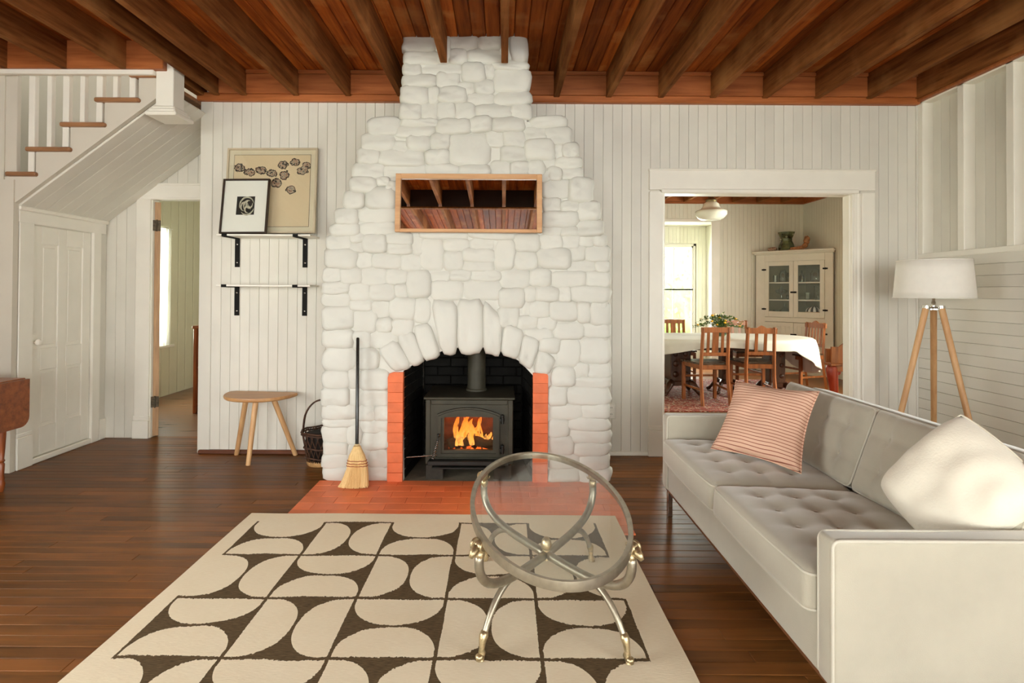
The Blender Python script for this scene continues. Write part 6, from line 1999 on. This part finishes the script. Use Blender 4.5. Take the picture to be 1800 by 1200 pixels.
# wall sconce on the right wall
sc_p = P(1480, 397, 7.55)
scn = thing('wall_sconce', 'small white glass wall lamp on the right dining room wall', 'lamp', (XD, 7.55, sc_p.z))
obj('backplate', G().lathe([(0.0, 0.012), (0.04, 0.010), (0.045, 0.0)], n=18), 'trim', scn, True).matrix_local = Matrix.Rotation(-math.pi / 2, 4, 'Y')
obj('arm', G().tube([(0, 0, 0), (-0.06, 0, 0.01), (-0.12, 0, 0.0)], 0.008, 8), 'trim', scn, True)
obj('shade', G().lathe([(0.02, 0.03), (0.06, 0.01), (0.085, -0.03), (0.08, -0.03), (0.05, 0.0), (0, 0.02)], (-0.14, 0, 0.0), 20), 'opal', scn, True)

# desk at the doorway's right edge
dk = thing('writing_desk', 'brown writing desk with scalloped side and red-brown cabriole leg, right inside the doorway', 'desk', (3.12, 5.2, 0))
pr = [(0.0, 0.585), (0.40, 0.585), (0.40, 0.80), (0.19, 0.80), (0.15, 0.79), (0.11, 0.765), (0.085, 0.745), (0.0, 0.745)]
obj('gallery_side', G().prism([(x * 0.9 + 0.005, 0, z) for x, z in pr], (0, 0.02, 0)), 'chairwood', dk)
obj('back_post', G().box(0.178, 0.205, -0.03, 0.02, 0.0, 0.86, 0.003), 'chairwood', dk)
obj('desk_top', G().box(-0.012, 0.6, -0.02, 0.1, 0.565, 0.59, 0.004), 'chairwood', dk)
obj('front_apron', G().box(0.0, 0.6, 0.0, 0.018, 0.51, 0.565, 0.003), 'chairwood', dk)
for x, y in ((0.03, 0.045), (0.56, 0.045)):
    pts = bez([(x, y, 0.56), (x - 0.02, y - 0.03, 0.48), (x + 0.06, y, 0.25), (x + 0.01, y, 0.1), (x, y - 0.03, 0.012)], 14)
    obj('cabriole_leg', G().tube(pts, [0.048, 0.05, 0.05, 0.047, 0.043, 0.04, 0.036, 0.033, 0.030, 0.027, 0.024, 0.022, 0.022, 0.026, 0.03][:15], 12), 'redwood', dk, True)
    obj('knee_scroll', G().sphere((x + 0.055, y - 0.005, 0.50), 0.032, 10, 7, (1, 0.6, 1)), 'redwood', dk, True)
obj('gallery_back', G().box(0.0, 0.6, 0.08, 0.1, 0.59, 0.72, 0.003), 'chairwood', dk)

# ================================================================== garden outside the windows
lawn = tag(obj('lawn', G().box(-30, 30, 9.9, 60, -0.5, -0.35).box(-30, -4.6, -20, 9.9, -0.5, -0.35), 'lawn'), 'sunlit green lawn outside the windows', 'lawn', kind='structure')
rb2 = random.Random(21)


def bush(name, label, loc, r, hgt, seed, trunk=False):
    rr = random.Random(seed)
    b = thing(name, label, 'shrub' if not trunk else 'tree', loc, 0, 'garden shrubs')
    g = G()
    for i in range(1500):
        d = Vector((rr.gauss(0, 1), rr.gauss(0, 1), rr.gauss(0, 1))).normalized()
        k = rr.uniform(0.72, 1.05) * (1 + 0.25 * noise.noise(d * 2.3 + Vector((seed, 0, 0))))
        c = Vector((d.x * r * k, d.y * r * k, hgt * 0.5 + d.z * hgt * 0.5 * k))
        s = rr.uniform(0.05, 0.11)
        a = Vector((rr.uniform(-1, 1), rr.uniform(-1, 1), rr.uniform(-1, 1))).normalized()
        bb = a.cross(d).normalized()
        g.add([c - a * s, c + bb * s * 0.5, c + a * s, c - bb * s * 0.5], [(0, 1, 2, 3)])
    x_ = obj('foliage', g, 'hedge', b); x_['kind'] = 'stuff'
    obj('core', G().sphere((0, 0, hgt * 0.5), 0.85 * r, 16, 10, (1, 1, hgt * 0.5 / r), 0.3, 2), 'hedge', b, True)
    obj('stem', G().tube([(0, 0, -0.1), (0.03, 0, hgt * 0.4)], 0.06, 8), 'darkwood', b)
    return b


bush('garden_shrub', 'tall leafy shrub at right in the bay window view', (4.7, 15.0, -0.35), 1.2, 3.6, 3)
bush('garden_shrub', 'rounded shrub at left in the bay window view', (2.6, 19.5, -0.35), 1.6, 3.0, 4)
bush('garden_shrub', 'broad shrub far back in the bay window view', (6.4, 21.5, -0.35), 2.0, 3.4, 5)
bush('garden_shrub', 'leafy shrub outside the back room window', (-9.5, 9.5, -0.35), 1.5, 3.0, 6)
